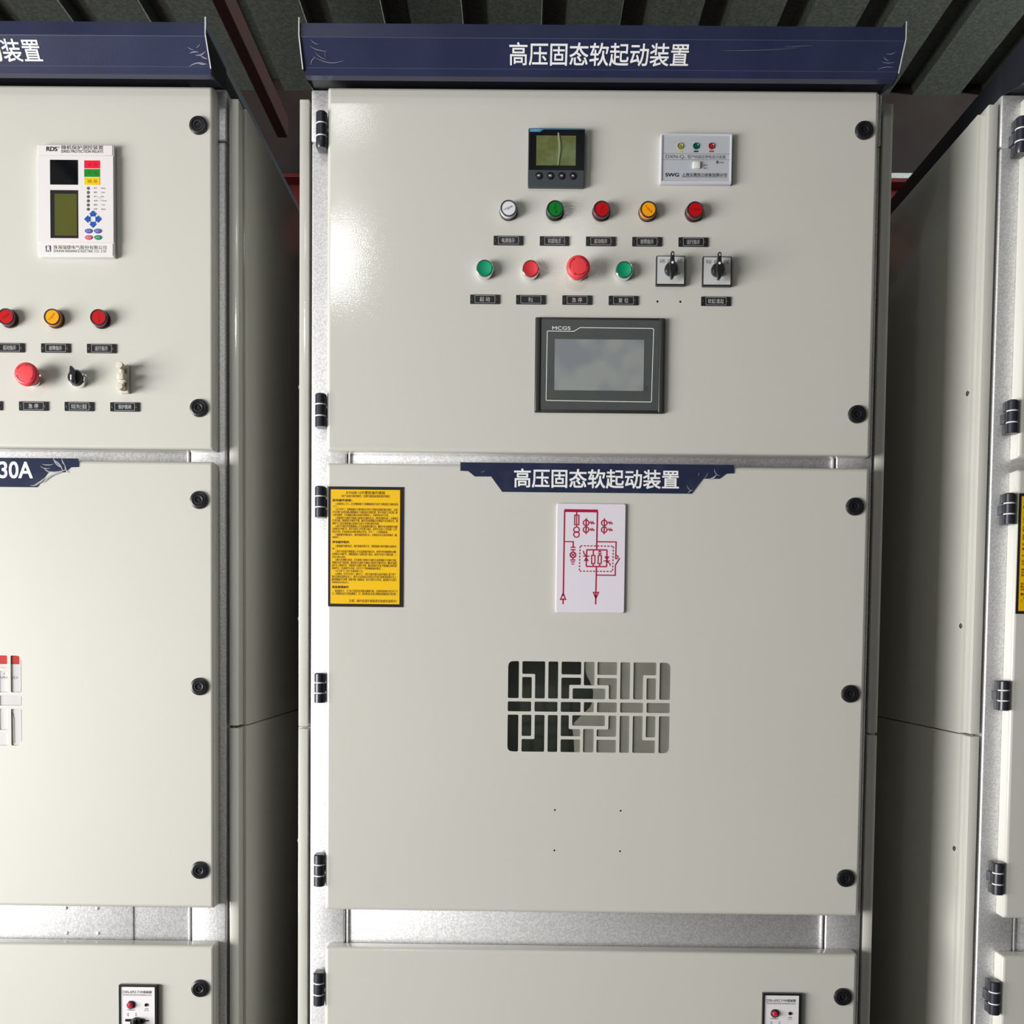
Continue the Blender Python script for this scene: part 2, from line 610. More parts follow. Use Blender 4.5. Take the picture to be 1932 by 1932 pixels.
def end_plate(side):
    pr = [(-0.0835, 2.2650), (-0.0835, 2.2370), (-0.0535, 2.1985), (-0.0300, 2.1925), (0.035, 2.2105), (0.035, 2.2650)]
    x0, x1 = (0.4972, 0.4996) if side > 0 else (-0.4996, -0.4972)
    bm = bmesh.new()
    a = [bm.verts.new((x0, y, z)) for y, z in pr]
    b = [bm.verts.new((x1, y, z)) for y, z in pr]
    bm.faces.new(a)
    bm.faces.new(b[::-1])
    for i in range(len(pr)):
        j = (i + 1) % len(pr)
        bm.faces.new((a[i], a[j], b[j], b[i]))
    bmesh.ops.recalc_face_normals(bm, faces=bm.faces[:])
    return bm

def plate_edge(side):
    """bare cut edge of the end plate, a thin bright strip along its front"""
    x0, x1 = (0.4980, 0.4998) if side > 0 else (-0.4998, -0.4980)
    bm = bmesh.new()
    pr = [(-0.0837, 2.2655), (-0.0837, 2.2370), (-0.0537, 2.1985)]
    for (ya, za), (yb, zb) in zip(pr, pr[1:]):
        bm.faces.new([bm.verts.new(c) for c in ((x0, ya, za), (x1, ya, za), (x1, yb, zb), (x0, yb, zb))])
        bm.faces.new([bm.verts.new(c) for c in ((x0, ya + .0012, za), (x0, ya, za), (x0, yb, zb), (x0, yb + .0012, zb))])
        bm.faces.new([bm.verts.new(c) for c in ((x1, ya, za), (x1, ya + .0012, za), (x1, yb + .0012, zb), (x1, yb, zb))])
    return bm

RAKE = math.atan2(0.028, 0.034)
def on_face(x, s, off=0.0006):
    """point on the raked fascia, s in metres up from the lower crease"""
    L = math.hypot(0.028, 0.034)
    t = s / L
    return (x, -0.0520 - 0.028 * t - off * math.cos(RAKE), 2.2020 + 0.034 * t - off * math.sin(RAKE))

def header_text(body, x0, x1, s0, s1):
    bm = text_bm([(body, x0, x1, s0, s1, 0.0, 0.010)])
    for v in bm.verts:
        v.co = Vector(on_face(v.co.x, v.co.z, 0.0006 - v.co.y))
    return bm

def slivers(spec, place):
    """curled scraps of film: (x, s, length, angle, width, bend)"""
    bm = bmesh.new()
    for x, s, ln, ang, w, bend in spec:
        rows = []
        n = 7
        for k in range(n + 1):
            t = k / n
            a = ang + bend * (t - .5)
            px = x + (t - .5) * ln * math.cos(ang) - math.sin(ang) * bend * ln * (t - .5) ** 2
            pz = s + (t - .5) * ln * math.sin(ang) + math.cos(ang) * bend * ln * (t - .5) ** 2
            ww = w * math.sin(PI * (0.06 + 0.88 * t)) / 2
            nx, nz = -math.sin(a) * ww, math.cos(a) * ww
            rows.append((bm.verts.new(place(px + nx, pz + nz)), bm.verts.new(place(px - nx, pz - nz))))
        for (a0, b0), (a1, b1) in zip(rows, rows[1:]):
            bm.faces.new((a0, b0, b1, a1))
    bmesh.ops.recalc_face_normals(bm, faces=bm.faces[:])
    return bm

def make_cabinet(cx, label, title, head_scraps, extra=False):
    t = thing('switchgear_cabinet', label, 'cabinet', (cx, 0, 0), 'row of grey switchgear cabinets')
    # galvanised skeleton
    for s in (-1, 1):
        a, b = sorted((s * 0.5, s * 0.4366))
        o = obj('frame_post', box(a, b, 0.0295, 0.09, 0.0, 2.118, 0.0030, 3), galv, t)
        o['label'] = 'bare galvanised post'
        o = obj('corner_bracket', box(a - (.0012 if s < 0 else 0), b + (.0012 if s > 0 else 0), 0.0290, 0.091, 2.120, 2.2095, 0.0030, 3), galv, t)
        o['label'] = 'bare galvanised top corner piece'
    for z0, z1 in ((1.540, 1.590), (0.670, 0.780)):
        bm = box(-0.434, 0.434, 0.0345, 0.06, z0, z1, 0.001)
        bm = box(-0.4335, -0.4300, 0.0305, 0.0350, z0, z1, 0.0008, bm=bm)
        bm = box(0.4300, 0.4335, 0.0305, 0.0350, z0, z1, 0.0008, bm=bm)
        o = obj('cross_rail', bm, galv, t)
        o['label'] = 'bare galvanised cross rail'
        if extra and z1 < 1:
            bm2 = box(-0.30, 0.3285, 0.0318, 0.0346, z0, z1 + .01, 0.0008)
            for ax, az in ((0.2055, 0.7475), (0.2630, 0.7475), (0.2065, 0.7012), (0.2640, 0.7012)):
                bm2 = lathe([(0.0032, 0.0320), (0.0030, 0.0305), (0.0015, 0.0298), (0, 0.0297)], 14, ax, az, bm=bm2)
            obj('riveted_plate', bm2, galv, o)
    obj('inner_body', box(-0.4366, 0.4366, 0.07, 1.19, 0.02, 2.19), insidem, t)
    # painted side covers
    for s in (-1, 1):
        for z0, z1 in ((0.0, 1.0805), (1.0850, 2.1935)):
            a, b = sorted((s * 0.5055, s * 0.5222))
            obj('cover_strip', box(a, b, 0.0310, 0.070, z0, z1, 0.0009, 2), paint, t)
        for z0, z1 in ((0.0, 1.0820), (1.0840, 2.1910)):
            a, b = sorted((s * 0.5030, s * 0.5285))
            p = obj('side_panel', box(a, b, 0.0600, 1.20, z0, z1, 0.0009, 2), paint, t)
            if s < 0:
                for zz in ((1.70, 1.28) if z0 > 1 else (0.87, 0.45)):
                    bm = lathe([(0.0052, 0), (0.0050, -0.0016), (0.003, -0.0030), (0, -0.0033)], 16)
                    for v in bm.verts:
                        x, y, z = v.co
                        v.co = Vector((-0.5284 + y, 0.066 + x, zz + z))
                    bmesh.ops.recalc_face_normals(bm, faces=bm.faces[:])
                    obj('screw', bm, chrome, p)
    obj('back_panel', box(-0.5, 0.5, 1.19, 1.205, 0.0, 2.19), paint, t)
    # header box
    hp = obj('header_fascia', cached('header', header_panel), navy, t)
    hp['label'] = 'navy blue fascia with white characters'
    for (ya, za), (yb, zb) in (((-0.0803, 2.2365), (-0.0798, 2.2355)), ((-0.0524, 2.2024), (-0.0516, 2.2016))):
        bm = bmesh.new()
        bm.faces.new([bm.verts.new(c) for c in ((-0.4965, ya - .0003, za), (0.4965, ya - .0003, za), (0.4965, yb - .0003, zb), (-0.4965, yb - .0003, zb))])
        obj('worn_edge', bm, mat('worn_navy', (0.05, 0.056, 0.115), 0.4), hp)
    if title:
        o = obj('lettering', header_text(*title), whitep, hp)
    if head_scraps:
        for sc in head_scraps:
            obj('film_scrap', slivers([sc], lambda x, s: on_face(x, s, 0.0009)), film, hp)
    for s in (-1, 1):
        e = obj('end_plate', end_plate(s), navy_dark, t)
        obj('plate_edge', plate_edge(s), mat('bare_cut_edge', (0.62, 0.62, 0.64), 0.4), e)
    o = obj('header_box', box(-0.4965, 0.4965, 0.036, 1.19, 2.2096, 2.2650, 0.002), navy_dark, t)
    obj('header_underside', box(-0.4965, 0.4965, -0.045, 0.036, 2.2110, 2.2130), navy_dark, t)
    # doors
    for i, (z0, z1) in enumerate(DOORS):
        holes = []
        if i == 1:
            holes = vent_openings() + [circle(x, z, 0.0017) for x in (-0.0577, 0.0594) for z in (0.9436, 0.8711)]
        if i == 0 and not extra:
            holes = [circle(x, 1.8375, 0.0020) for x in (0.1098, 0.1497)]
        key = ('door', i, len(holes))
        d = obj('door', cached(key, lambda: door_mesh(z0, z1, holes)), paint, t)
        for lz in LOCKS:
            if z0 < lz < z1:
                k = obj('door_lock', cached('lock', lock_bm), black, d, (0.4612, 0, lz))
                k['label'] = 'round black lock insert'
        if i == 1:
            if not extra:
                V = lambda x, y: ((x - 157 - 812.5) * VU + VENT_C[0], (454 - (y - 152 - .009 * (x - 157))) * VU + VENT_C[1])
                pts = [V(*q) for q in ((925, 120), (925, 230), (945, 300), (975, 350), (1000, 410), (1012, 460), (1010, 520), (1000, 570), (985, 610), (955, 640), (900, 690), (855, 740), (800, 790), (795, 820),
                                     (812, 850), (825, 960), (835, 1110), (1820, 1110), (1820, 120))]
                q = obj('painted_reflection', flat([pts[::-1]], 0.0019, 0.0022), mat('pane_reflection_grey', (0.21, 0.205, 0.175), 0.35, vary=(18, (0.165, 0.165, 0.14), 0.4, 0.7)), d)  # bright reflection in the vent pane, painted as a grey cut-out behind the slots
                q['label'] = 'grey shape behind the vent, painted as the pane reflection'
            if not extra:
                obj('vent_pane', box(-0.165, 0.165, 0.0024, 0.0040, 1.03, 1.225), pane_m, d)
    for j, (z0, z1) in enumerate(HINGES):
        h = z1 - z0
        hg = obj('hinge', cached(('hinge', round(h, 4), j in (0,)), lambda: hinge_body(h, j in (0,))), hingem, t, (-0.4778, 0.003, z0))
        for i in (0, 1):
            w = obj('hinge_washer', cached(('washer', round(h, 4), i), lambda: hinge_washer(h, i)), white, hg)
            w['label'] = 'white plastic washer'
    return t

LX, RX = -1.1525, 1.2115
TITLE = '高压固态软起动装置'
c_scr = [(-0.475, 0.036, 0.014, -0.5, 0.0010, 0.5), (-0.470, 0.026, 0.030, -0.25, 0.0010, 0.3), (-0.468, 0.016, 0.022, -0.55, 0.0009, 0.5), (-0.455, 0.008, 0.052, -0.12, 0.0010, 0.5),
         (-0.482, 0.011, 0.014, 0.9, 0.0012, -.6), (-0.459, 0.020, 0.009, 1.5, 0.0005, 0),
         (0.480, 0.026, 0.016, 0.15, 0.0009, .4), (0.474, 0.018, 0.012, -0.5, 0.0009, .4), (0.479, 0.013, 0.022, 0.0, 0.0009, .3), (0.476, 0.007, 0.026, 0.12, 0.0009, -.3),
         (0.325, 0.036, 0.050, 0.05, 0.0004, 0), (0.26, 0.030, 0.13, 0.035, 0.0004, 0.05)]
l_scr = [(0.470, 0.026, 0.010, -0.4, 0.0012, .5), (0.475, 0.022, 0.016, 0.1, 0.0022, -.4), (0.486, 0.018, 0.020, 0.3, 0.0022, .5), (0.489, 0.014, 0.014, -0.5, 0.0024, .5),
         (0.478, 0.006, 0.032, 0.1, 0.0022, -.5), (0.486, 0.004, 0.014, 0.0, 0.0018, .3), (0.484, 0.030, 0.010, 0.6, 0.001, .4)]
r_scr = [(-0.488, 0.020, 0.03, -1.1, 0.0016, .5), (-0.480, 0.008, 0.03, -1.0, 0.0018, -.6), (-0.470, 0.003, 0.02, 0.1, 0.0014, .5)]
centre = make_cabinet(0.0, 'grey switchgear cabinet seen whole, with touch screen, yellow notice and maze-pattern vent',
                      (TITLE, -0.152, 0.1465, 0.0055, 0.0390), c_scr)
left = make_cabinet(LX, 'grey switchgear cabinet with the tall white protection relay, cut off by the photo edge',
                    (TITLE, -0.080, 0.2185, 0.0055, 0.0390), l_scr, extra=True)
right = make_cabinet(RX, 'grey switchgear cabinet of which only the hinge side shows beyond the dark gap',
                     None, r_scr)

# ------------------------------------------------------------------ small things on the doors
def nameplate(x, z, text, label, worn=False):
    t = thing('nameplate', label, 'label plate', (x, 0, z), 'small black nameplates')
    obj('plate', cached('nameplate', lambda: flat([rrect(-0.0256, 0.0256, -0.0079, 0.0079, 0.001)], -0.0022, -0.0001, 0.0003)), black, t)
    p = obj('border_line', cached('plateline', lambda: strokes([rrect(-0.0176, 0.0176, -0.0063, 0.0063, 0.0005, 1) + [(-0.0171, -0.0063)]], -0.00235, 0.00045)), greyprint, t)
    lines = []
    parts = text.split('|')
    W = 0.0300 if len(parts) > 1 else (0.0225 if len(text.replace(' ', '')) == 4 else (0.0085 if ' ' not in text else 0.0175))
    n = len(parts)
    for i, s in enumerate(parts):
        a = -W / 2 + i * W / n
        lines.append((s, a + (.0012 if n > 1 else 0), a + W / n - (.0012 if n > 1 else 0), -0.0040, 0.0040, -0.0024, 0.0))
    obj('lettering', text_bm(lines), greyprint, t)
    if n > 1:
        obj('divider_line', strokes([[(-W / 2 + W / n * i, -0.0045), (-W / 2 + W / n * i, 0.0045)] for i in range(1, n)], -0.0024, 0.0003), greyprint, t)
    if worn:
        rn = random.Random(3)
        ls = []
        for k in range(16):
            a, b = rn.uniform(-0.004, 0.015), rn.uniform(-0.0065, 0.0020)
            an, ln = rn.uniform(0.3, 1.6), rn.uniform(0.002, 0.005)
            ls.append(([(a, b), (a + ln * .5 * math.cos(an) + .0004, b + ln * .5 * math.sin(an)), (a + ln * math.cos(an), b + ln * math.sin(an))], rn.uniform(0.0002, 0.0006)))
        obj('scratch_marks', strokes(ls, -0.00255, 0.0004), mat('scratch_grey', (0.30, 0.30, 0.29), 0.3), t)
    for s in (-1, 1):
        obj('rivet', cached('platerivet', lambda: lathe([(0.0022, -0.0020), (0.0020, -0.0028), (0.001, -0.0032), (0, -0.0033)], 12)), blackm, t, (s * 0.0212, 0, 0))
    return t

def pilot(x, z, col, label, face, side, ang, ink=greyp):
    t = thing('indicator_light', label, 'indicator light', (x, 0, z), 'round indicator lights')
    obj('base_ring', cached('pilotbase', lambda: lathe([(0.0140, -0.0001), (0.0158, -0.0002), (0.0158, -0.0035), (0.0150, -0.0045), (0.0135, -0.0045)], 40)), blackm, t)
    obj('lens_body', cached('pilotbody', lambda: lathe([(0.0146, -0.0040), (0.0146, -0.0085), (0.0149, -0.0090), (0.0149, -0.0128), (0.0143, -0.0145), (0.0134, -0.0150)], 40)), side, t)
    obj('rim', cached('pilotrim', lambda: lathe([(0.0144, -0.0140), (0.0142, -0.0152), (0.0134, -0.0158), (0.0122, -0.0156), (0.0117, -0.0144)], 40)), blackm if col != 'white' else charcoal, t)
    obj('lens_face', cached('pilotface', lambda: lathe([(0.0121, -0.0144), (0.0116, -0.0149), (0.0, -0.0150)], 40)), face, t)
    obj('lettering', text_bm([('YIJIA', -0.0085, 0.0085, -0.0022, 0.0022, 0, 0.0)]), ink, t, (0, -0.01525, 0), (0, -ang, 0))
    return t

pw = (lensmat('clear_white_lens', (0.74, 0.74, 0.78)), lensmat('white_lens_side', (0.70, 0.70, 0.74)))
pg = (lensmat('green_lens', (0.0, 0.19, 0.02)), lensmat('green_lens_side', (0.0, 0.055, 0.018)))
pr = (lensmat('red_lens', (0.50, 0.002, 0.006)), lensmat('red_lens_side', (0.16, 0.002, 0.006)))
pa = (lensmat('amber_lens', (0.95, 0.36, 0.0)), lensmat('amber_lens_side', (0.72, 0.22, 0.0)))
inkg = mat('green_ink', (0.0, 0.04, 0.01), 0.4)
inkr = mat('red_ink', (0.22, 0.0, 0.004), 0.4)
inka = mat('amber_ink', (0.30, 0.09, 0.0), 0.4)
PZ = 1.9886
PX = [-0.1514 + 0.0803 * k for k in range(5)]
pilot(PX[0], PZ, 'white', 'white indicator light, the only white one, at the left end of the row of five', pw[0], pw[1], 0.42, greyp)
pilot(PX[1], PZ, 'green', 'green indicator light under the black square meter', pg[0], pg[1], -1.35, inkg)
pilot(PX[2], PZ, 'red', 'red indicator light between the green and the amber one', pr[0], pr[1], 1.2, inkr)
pilot(PX[3], PZ, 'amber', 'amber indicator light on the centre cabinet, between two red ones', pa[0], pa[1], -0.75, inka)
pilot(PX[4], PZ, 'red', 'red indicator light at the right end of the row of five', pr[0], pr[1], 0.0, inkr)
LPX = [-1.0232, -0.9424, -0.8618]
pilot(LPX[0], 1.7970, 'red', 'red indicator light clipped by the left photo edge', pr[0], pr[1], 0.6, inkr)
pilot(LPX[1], 1.7970, 'amber', 'amber indicator light on the left cabinet below the protection relay', pa[0], pa[1], 0.85, inka)
pilot(LPX[2], 1.7970, 'red', 'red indicator light on the left cabinet, right of the amber one', pr[0], pr[1], -1.4, inkr)

names1 = [('电源指示', 'black nameplate under the white indicator light'), ('软起指示', 'scratched black nameplate under the green indicator light'),
          ('起动指示', 'black nameplate under the red light in the middle of the row of five'), ('故障指示', 'black nameplate under the amber light of the centre cabinet'),
          ('运行指示', 'black nameplate under the last red light, above the two rotary switches')]
for x, (s, l) in zip(PX, names1):
    nameplate(x, 1.9390, s, l, 'scratched' in l)
for x, s, l in ((-0.1912, '起 动', 'black nameplate under the left green push button'), (-0.1112, '停止', 'black nameplate under the red push button'),
                (-0.0306, '急 停', 'black nameplate under the red mushroom button of the centre cabinet'), (0.0501, '复 位', 'black nameplate under the right green push button'),
                (0.2110, '软起|直起', 'black nameplate with a divided legend under the right rotary switch')):
    nameplate(x, 1.8380, s, l)
for x, s, l in ((LPX[0], '起动指示', 'black nameplate cut by the left photo edge, under a red light'), (LPX[1], '故障指示', 'black nameplate under the amber light of the left cabinet'),
                (LPX[2], '运行指示', 'black nameplate under the rightmost red light of the left cabinet')):
    nameplate(x, 1.7473, s, l)
for x, s, l in ((-1.0630, '停 止', 'end of a black nameplate just inside the left photo edge, lower row'), (-0.9822, '急 停', 'black nameplate under the red mushroom button of the left cabinet'),
                (-0.9018, '软起|停止|直起', 'black nameplate with a three-part legend under the black selector knob'), (-0.8215, '保护跳闸', 'black nameplate under the cream test link')):
    nameplate(x, 1.6464, s, l)

def push_button(x, z, m, label):
    t = thing('push_button', label, 'push button', (x, 0, z), 'round chrome-ringed push buttons')
    o = obj('bezel', cached('bezel', lambda: lathe([(0.0152, -0.0001), (0.0155, -0.001), (0.0152, -0.0120), (0.0148, -0.0142), (0.0140, -0.0150), (0.0133, -0.0142), (0.0131, -0.0110)], 44)), chrome, t)
    o['label'] = 'chrome ring'
    obj('button_cap', cached('cap', lambda: lathe([(0.0129, -0.0100), (0.0128, -0.0138), (0.0122, -0.0147), (0.0100, -0.0141), (0.006, -0.0134), (0.0, -0.0131)], 40)), m, t)
    return t
push_button(-0.1915, 1.8868, greenp, 'green push button in a chrome ring, left end of the button row')
push_button(-0.1118, 1.8868, redp, 'flat red push button in a chrome ring beside the mushroom button')
push_button(0.0498, 1.8864, greenp, 'green push button in a chrome ring, right of the mushroom button')

def estop(x, z, label, ang):
    t = thing('emergency_stop_button', label, 'emergency stop', (x, 0, z), 'red mushroom stop buttons')
    o = obj('collar', cached('collar', lambda: lathe([(0.0148, -0.0001), (0.0150, -0.0010), (0.0146, -0.0060), (0.0125, -0.0070), (0.0120, -0.0190)], 40)), chrome, t)
    o['label'] = 'chrome collar'
    obj('mushroom_head', cached('mush', lambda: lathe([(0.0125, -0.0170), (0.0165, -0.0180), (0.0192, -0.0205), (0.0203, -0.0245), (0.0201, -0.0285), (0.0190, -0.0315), (0.0172, -0.0330), (0.0120, -0.0337), (0.0, -0.0339)], 52)), redh, t)
    def arrows():
        bm = bmesh.new()
        for k in range(3):
            a0 = k * 2 * PI / 3 + 0.35
            a1 = a0 + 1.2
            strokes([(ring_pts(0, 0, 0.0146, 12, a0, a1), 0.0012)], -0.0340, 0.0012, bm)
            c, s_ = math.cos(a0), math.sin(a0)
            r1, r2 = 0.0128, 0.0164
            fill([[(r1 * c, r1 * s_), (0.0146 * math.cos(a0 - .22), 0.0146 * math.sin(a0 - .22)), (r2 * c, r2 * s_)]], -0.0340, bm)
        return bm
    o = obj('arrow_marks', cached('arrows', arrows), redd, t, rot=(0, ang, 0))
    return t
estop(-0.0306, 1.8848, 'large red mushroom stop button in the middle of the button row', 0.2)
estop(-0.9815, 1.6950, 'large red mushroom stop button on the left cabinet', 1.0)

def cam_switch(x, z, words, label):
    t = thing('rotary_switch', label, 'rotary switch', (x, 0, z), 'square rotary cam switches')
    obj('base_plate', cached('swbase', lambda: flat([rrect(-0.0250, 0.0250, -0.0250, 0.0250, 0.0016)], -0.0100, -0.0001, 0.0006)), black, t)
    o = obj('face_plate', cached('swface', lambda: flat([rrect(-0.0232, 0.0232, -0.0232, 0.0232, 0.0008)], -0.0106, -0.0095, -0.0001)), mat('satin_aluminium', (0.62, 0.63, 0.64), 0.4, metal=0.1), t)
    o['label'] = 'silver grey legend plate'
    obj('lettering', text_bm([(words[0], -0.0195, -0.0100, 0.0122, 0.0186, -0.01075), (words[1], -0.0058, 0.0006, 0.0122, 0.0186, -0.01075), (words[2], 0.0103, 0.0198, 0.0122, 0.0186, -0.01075)]), greyp, t)
    obj('knob', cached('swknob', lambda: lathe([(0.0112, -0.0100), (0.0115, -0.0150), (0.0110, -0.0200), (0.0090, -0.0225), (0.0, -0.0232)], 36)), black, t)
    def lever():
        p = [(-0.0026, 0.0245), (0.0026, 0.0245), (0.0036, 0.0080), (0.0072, 0.0030), (0.0075, -0.0040), (0.0036, -0.0120), (0.0022, -0.0205), (-0.0022, -0.0205), (-0.0032, -0.0130), (-0.0050, -0.0050), (-0.0046, 0.0050), (-0.0036, 0.0100)]
        return flat([round_poly(p, 0.0016, 3)], -0.0320, -0.0215, 0.0010)
    lv = obj('lever', cached('swlever', lever), black, t)
    o = obj('pointer_mark', cached('swmark', lambda: fill([[(-0.0010, 0.0180), (0.0010, 0.0180), (0.0003, 0.0222), (-0.0003, 0.0222)]], -0.03215)), whitep, lv)
    obj('screw_cap', cached('swcap', lambda: lathe([(0.0023, -0.0318), (0.0020, -0.0325), (0, -0.0327)], 16, 0.0, 0.0055)), white, lv)
    return t
cam_switch(0.1303, 1.8874, ('远程', '闭', '本机'), 'square rotary switch with black lever, left one, above two bare screw holes')
cam_switch(0.2106, 1.8868, ('软起', '停', '直起'), 'square rotary switch with black lever, right one, above a nameplate')

def selector(x, z, label):
    t = thing('selector_switch', label, 'selector switch', (x, 0, z))
    o = obj('bezel', lathe([(0.0150, -0.0001), (0.0152, -0.001), (0.0148, -0.0125), (0.0138, -0.0138), (0.0120, -0.0138)], 40), chrome, t)
    o['label'] = 'chrome ring'
    obj('knob', lathe([(0.0126, -0.0120), (0.0128, -0.0180), (0.0118, -0.0200), (0.0, -0.0206)], 36), black, t)
    g = flat([round_poly([(-0.0045, 0.0165), (-0.0015, 0.0165), (0.0045, 0.0085), (0.0045, -0.0095), (0.0012, -0.0125), (-0.0012, -0.0125), (-0.0050, -0.0095), (-0.0050, 0.0085)], 0.0012, 3)], -0.0290, -0.0195, 0.0012)
    obj('grip', g, black, t)
    obj('indicator_line', fill([rect(-0.0032, -0.0012, -0.0078, 0.0010)], -0.02915), whitep, t)
    return t
selector(-0.9018, 1.6935, 'black pointer selector knob in a chrome ring on the left cabinet')

def link(x, z, label):
    t = thing('test_link', label, 'isolating link', (x, 0, z))
    obj('base', flat([rrect(-0.0075, 0.0075, -0.0245, 0.0245, 0.002)], -0.0100, -0.0001, 0.0008), beige, t)
    for s in (-1, 1):
        p = obj('terminal_post', lathe([(0.0040, -0.0095), (0.0040, -0.0170), (0.0058, -0.0175), (0.0060, -0.0300), (0.0054, -0.0312), (0, -0.0315)], 14, 0.0, s * 0.0182), beige, t)
    b = box(-0.0062, 0.0062, -0.0210, -0.0090, -0.0075, 0.0065, 0.0008)
    b = box(-0.0045, 0.0065, -0.0305, -0.0200, -0.0060, 0.0050, 0.0010, bm=b)
    obj('slide_block', b, beige, t)
    b = box(-0.0030, 0.0030, -0.0150, -0.0110, -0.0200, 0.0200, 0.0006)
    obj('bridge_bar', b, mat('brass_grey', (0.42, 0.37, 0.28), 0.35, metal=0.6), t)
    return t
link(-0.8195, 1.6935, 'cream test link with two screw posts on the left cabinet')

# ------------------------------------------------------------------ touch screen
def touch_screen():
    x0, x1, z0, z1 = -0.1028, 0.1230, 1.6430, 1.8072
    w, h = x1 - x0, z1 - z0
    t = thing('touch_screen', 'dark grey touch screen terminal with a blank grey display', 'touch screen', ((x0 + x1) / 2, 0, (z0 + z1) / 2))
    f = facemap((137, 122), (1832, 133), (128, 1365), w, h)
    bm = box(-w / 2, w / 2, -0.0060, -0.0001, -h / 2, h / 2, 0.0020, 3)
    for s in (-1, 1):
        a, b = sorted((s * w / 2, s * (w / 2 - 0.0105)))
        bm = box(a, b, -0.0082, -0.002, -h / 2 + .0008, h / 2 - .0008, 0.0028, 3, bm=bm)
    obj('housing', bm, hmibody, t)
    fx0, fz1 = f(216, 157)
    fx1, fz0 = f(1745, 1338)
    obj('front_film', flat([rrect(fx0, fx1, fz0, fz1, 0.0006)], -0.0068, -0.0050), hmigrey, t)
    a, b = f(393, 412), f(1555, 1085)
    obj('display', flat([rect(a[0], b[0], b[1], a[1])], -0.0071, -0.0060), screenm, t)
    ol = [f(*p) for p in ((300, 308), (640, 311), (722, 262), (1670, 272), (1681, 284), (1660, 1222), (1648, 1230), (290, 1212), (281, 1202), (293, 316), (300, 308))]
    obj('outline', strokes([ol], -0.0070, 0.0011), whitep, t)
    q0, q1 = f(358, 290), f(595, 248)
    obj('lettering', text_bm([('MCGS', q0[0], q1[0], q0[1], q1[1], -0.0070, 0.008)]), whitep, t)
    c0 = f(1573, 1048)
    obj('corner_mark', strokes([rrect(c0[0] - .0036, c0[0] + .0036, c0[1] - .005, c0[1] + .005, .001, 1), ring_pts(c0[0], c0[1], .0022, 12)], -0.0072, 0.0004), charcoal, t)
    return t
touch_screen()

# ------------------------------------------------------------------ square meter
def meter():
    x0, x1, z0, z1 = -0.1187, -0.0214, 2.0280, 2.1261
    w, h = x1 - x0, z1 - z0
    t = thing('panel_meter', 'black square digital meter with olive display and four buttons', 'meter', ((x0 + x1) / 2, 0, (z0 + z1) / 2))
    f = facemap((160, 88), (595, 88), (153, 548), w, h)
    bm = flat([rrect(-w / 2, w / 2, -h / 2, h / 2, 0.0030)], -0.0115, -0.0001, 0.0012)
    obj('housing', bm, charcoal, t)
    a, b = f(168, 95), f(588, 420)
    obj('window_glass', flat([rrect(a[0], b[0], b[1], a[1], 0.0012)], -0.0124, -0.0110, -0.0001), glassblk, t)
    a, b = f(222, 150), f(522, 386)
    l = obj('display', flat([rect(a[0], b[0], b[1], a[1])], -0.0127, -0.0120), lcd2, t)
    bm = strokes([([f(262, 100), f(588, 99)], 0.0010)], -0.0127, 0.001)
    fill([[f(171, 122), f(171, 97), f(290, 97), f(262, 112), f(250, 122)]], -0.0126, bm)
    obj('blue_stripe', bm, mat('blue_print', (0.04, 0.22, 0.42), 0.3), t)
    a, b = f(173, 118), f(252, 99)
    obj('lettering', text_bm([('CHNT', a[0], b[0], a[1], b[1], -0.0129, 0.02)]), skyline, t)
    # crease in the protective film
    bm = bmesh.new()
    pts = [(392, 128), (398, 165), (404, 215), (405, 265), (398, 320), (390, 385)]
    wd = [16, 26, 32, 28, 22, 16]
    rows = []
    for (x, y), ww in zip(pts, wd):
        A, M_, B = f(x - ww / 2, y), f(x, y), f(x + ww / 2, y)
        rows.append((bm.verts.new((A[0], -0.01275, A[1])), bm.verts.new((M_[0], -0.0141, M_[1])), bm.verts.new((B[0], -0.01275, B[1]))))
    for r0, r1 in zip(rows, rows[1:]):
        for k in (0, 1):
            bm.faces.new((r0[k], r0[k + 1], r1[k + 1], r1[k]))
    bmesh.ops.recalc_face_normals(bm, faces=bm.faces[:])
    obj('film_crease', bm, mat('film_crease', (0.16, 0.205, 0.10), 0.15), t)
    for i, x in enumerate((238, 326, 413, 500)):
        c = f(x, 468)
        k = obj('button', cached('mbtn', lambda: lathe([(0.0062, -0.0112), (0.0064, -0.0125), (0.0052, -0.0130), (0.0050, -0.0122), (0.0046, -0.0122), (0.0044, -0.0132), (0.0, -0.0134)], 28)), black, t, (c[0], 0, c[1]))
        if i < 2:
            bm = text_bm([(('SET', 'ESC')[i], -0.0026, 0.0026, -0.0013, 0.0013, -0.0136, 0.02)])
        else:
            s = -1 if i == 2 else 1
            bm = strokes([[(-0.0018, -0.0010 * s), (0, 0.0010 * s), (0.0018, -0.0010 * s)]], -0.0136, 0.0009)
        obj('legend', bm, whitep, k)
    return t
meter()

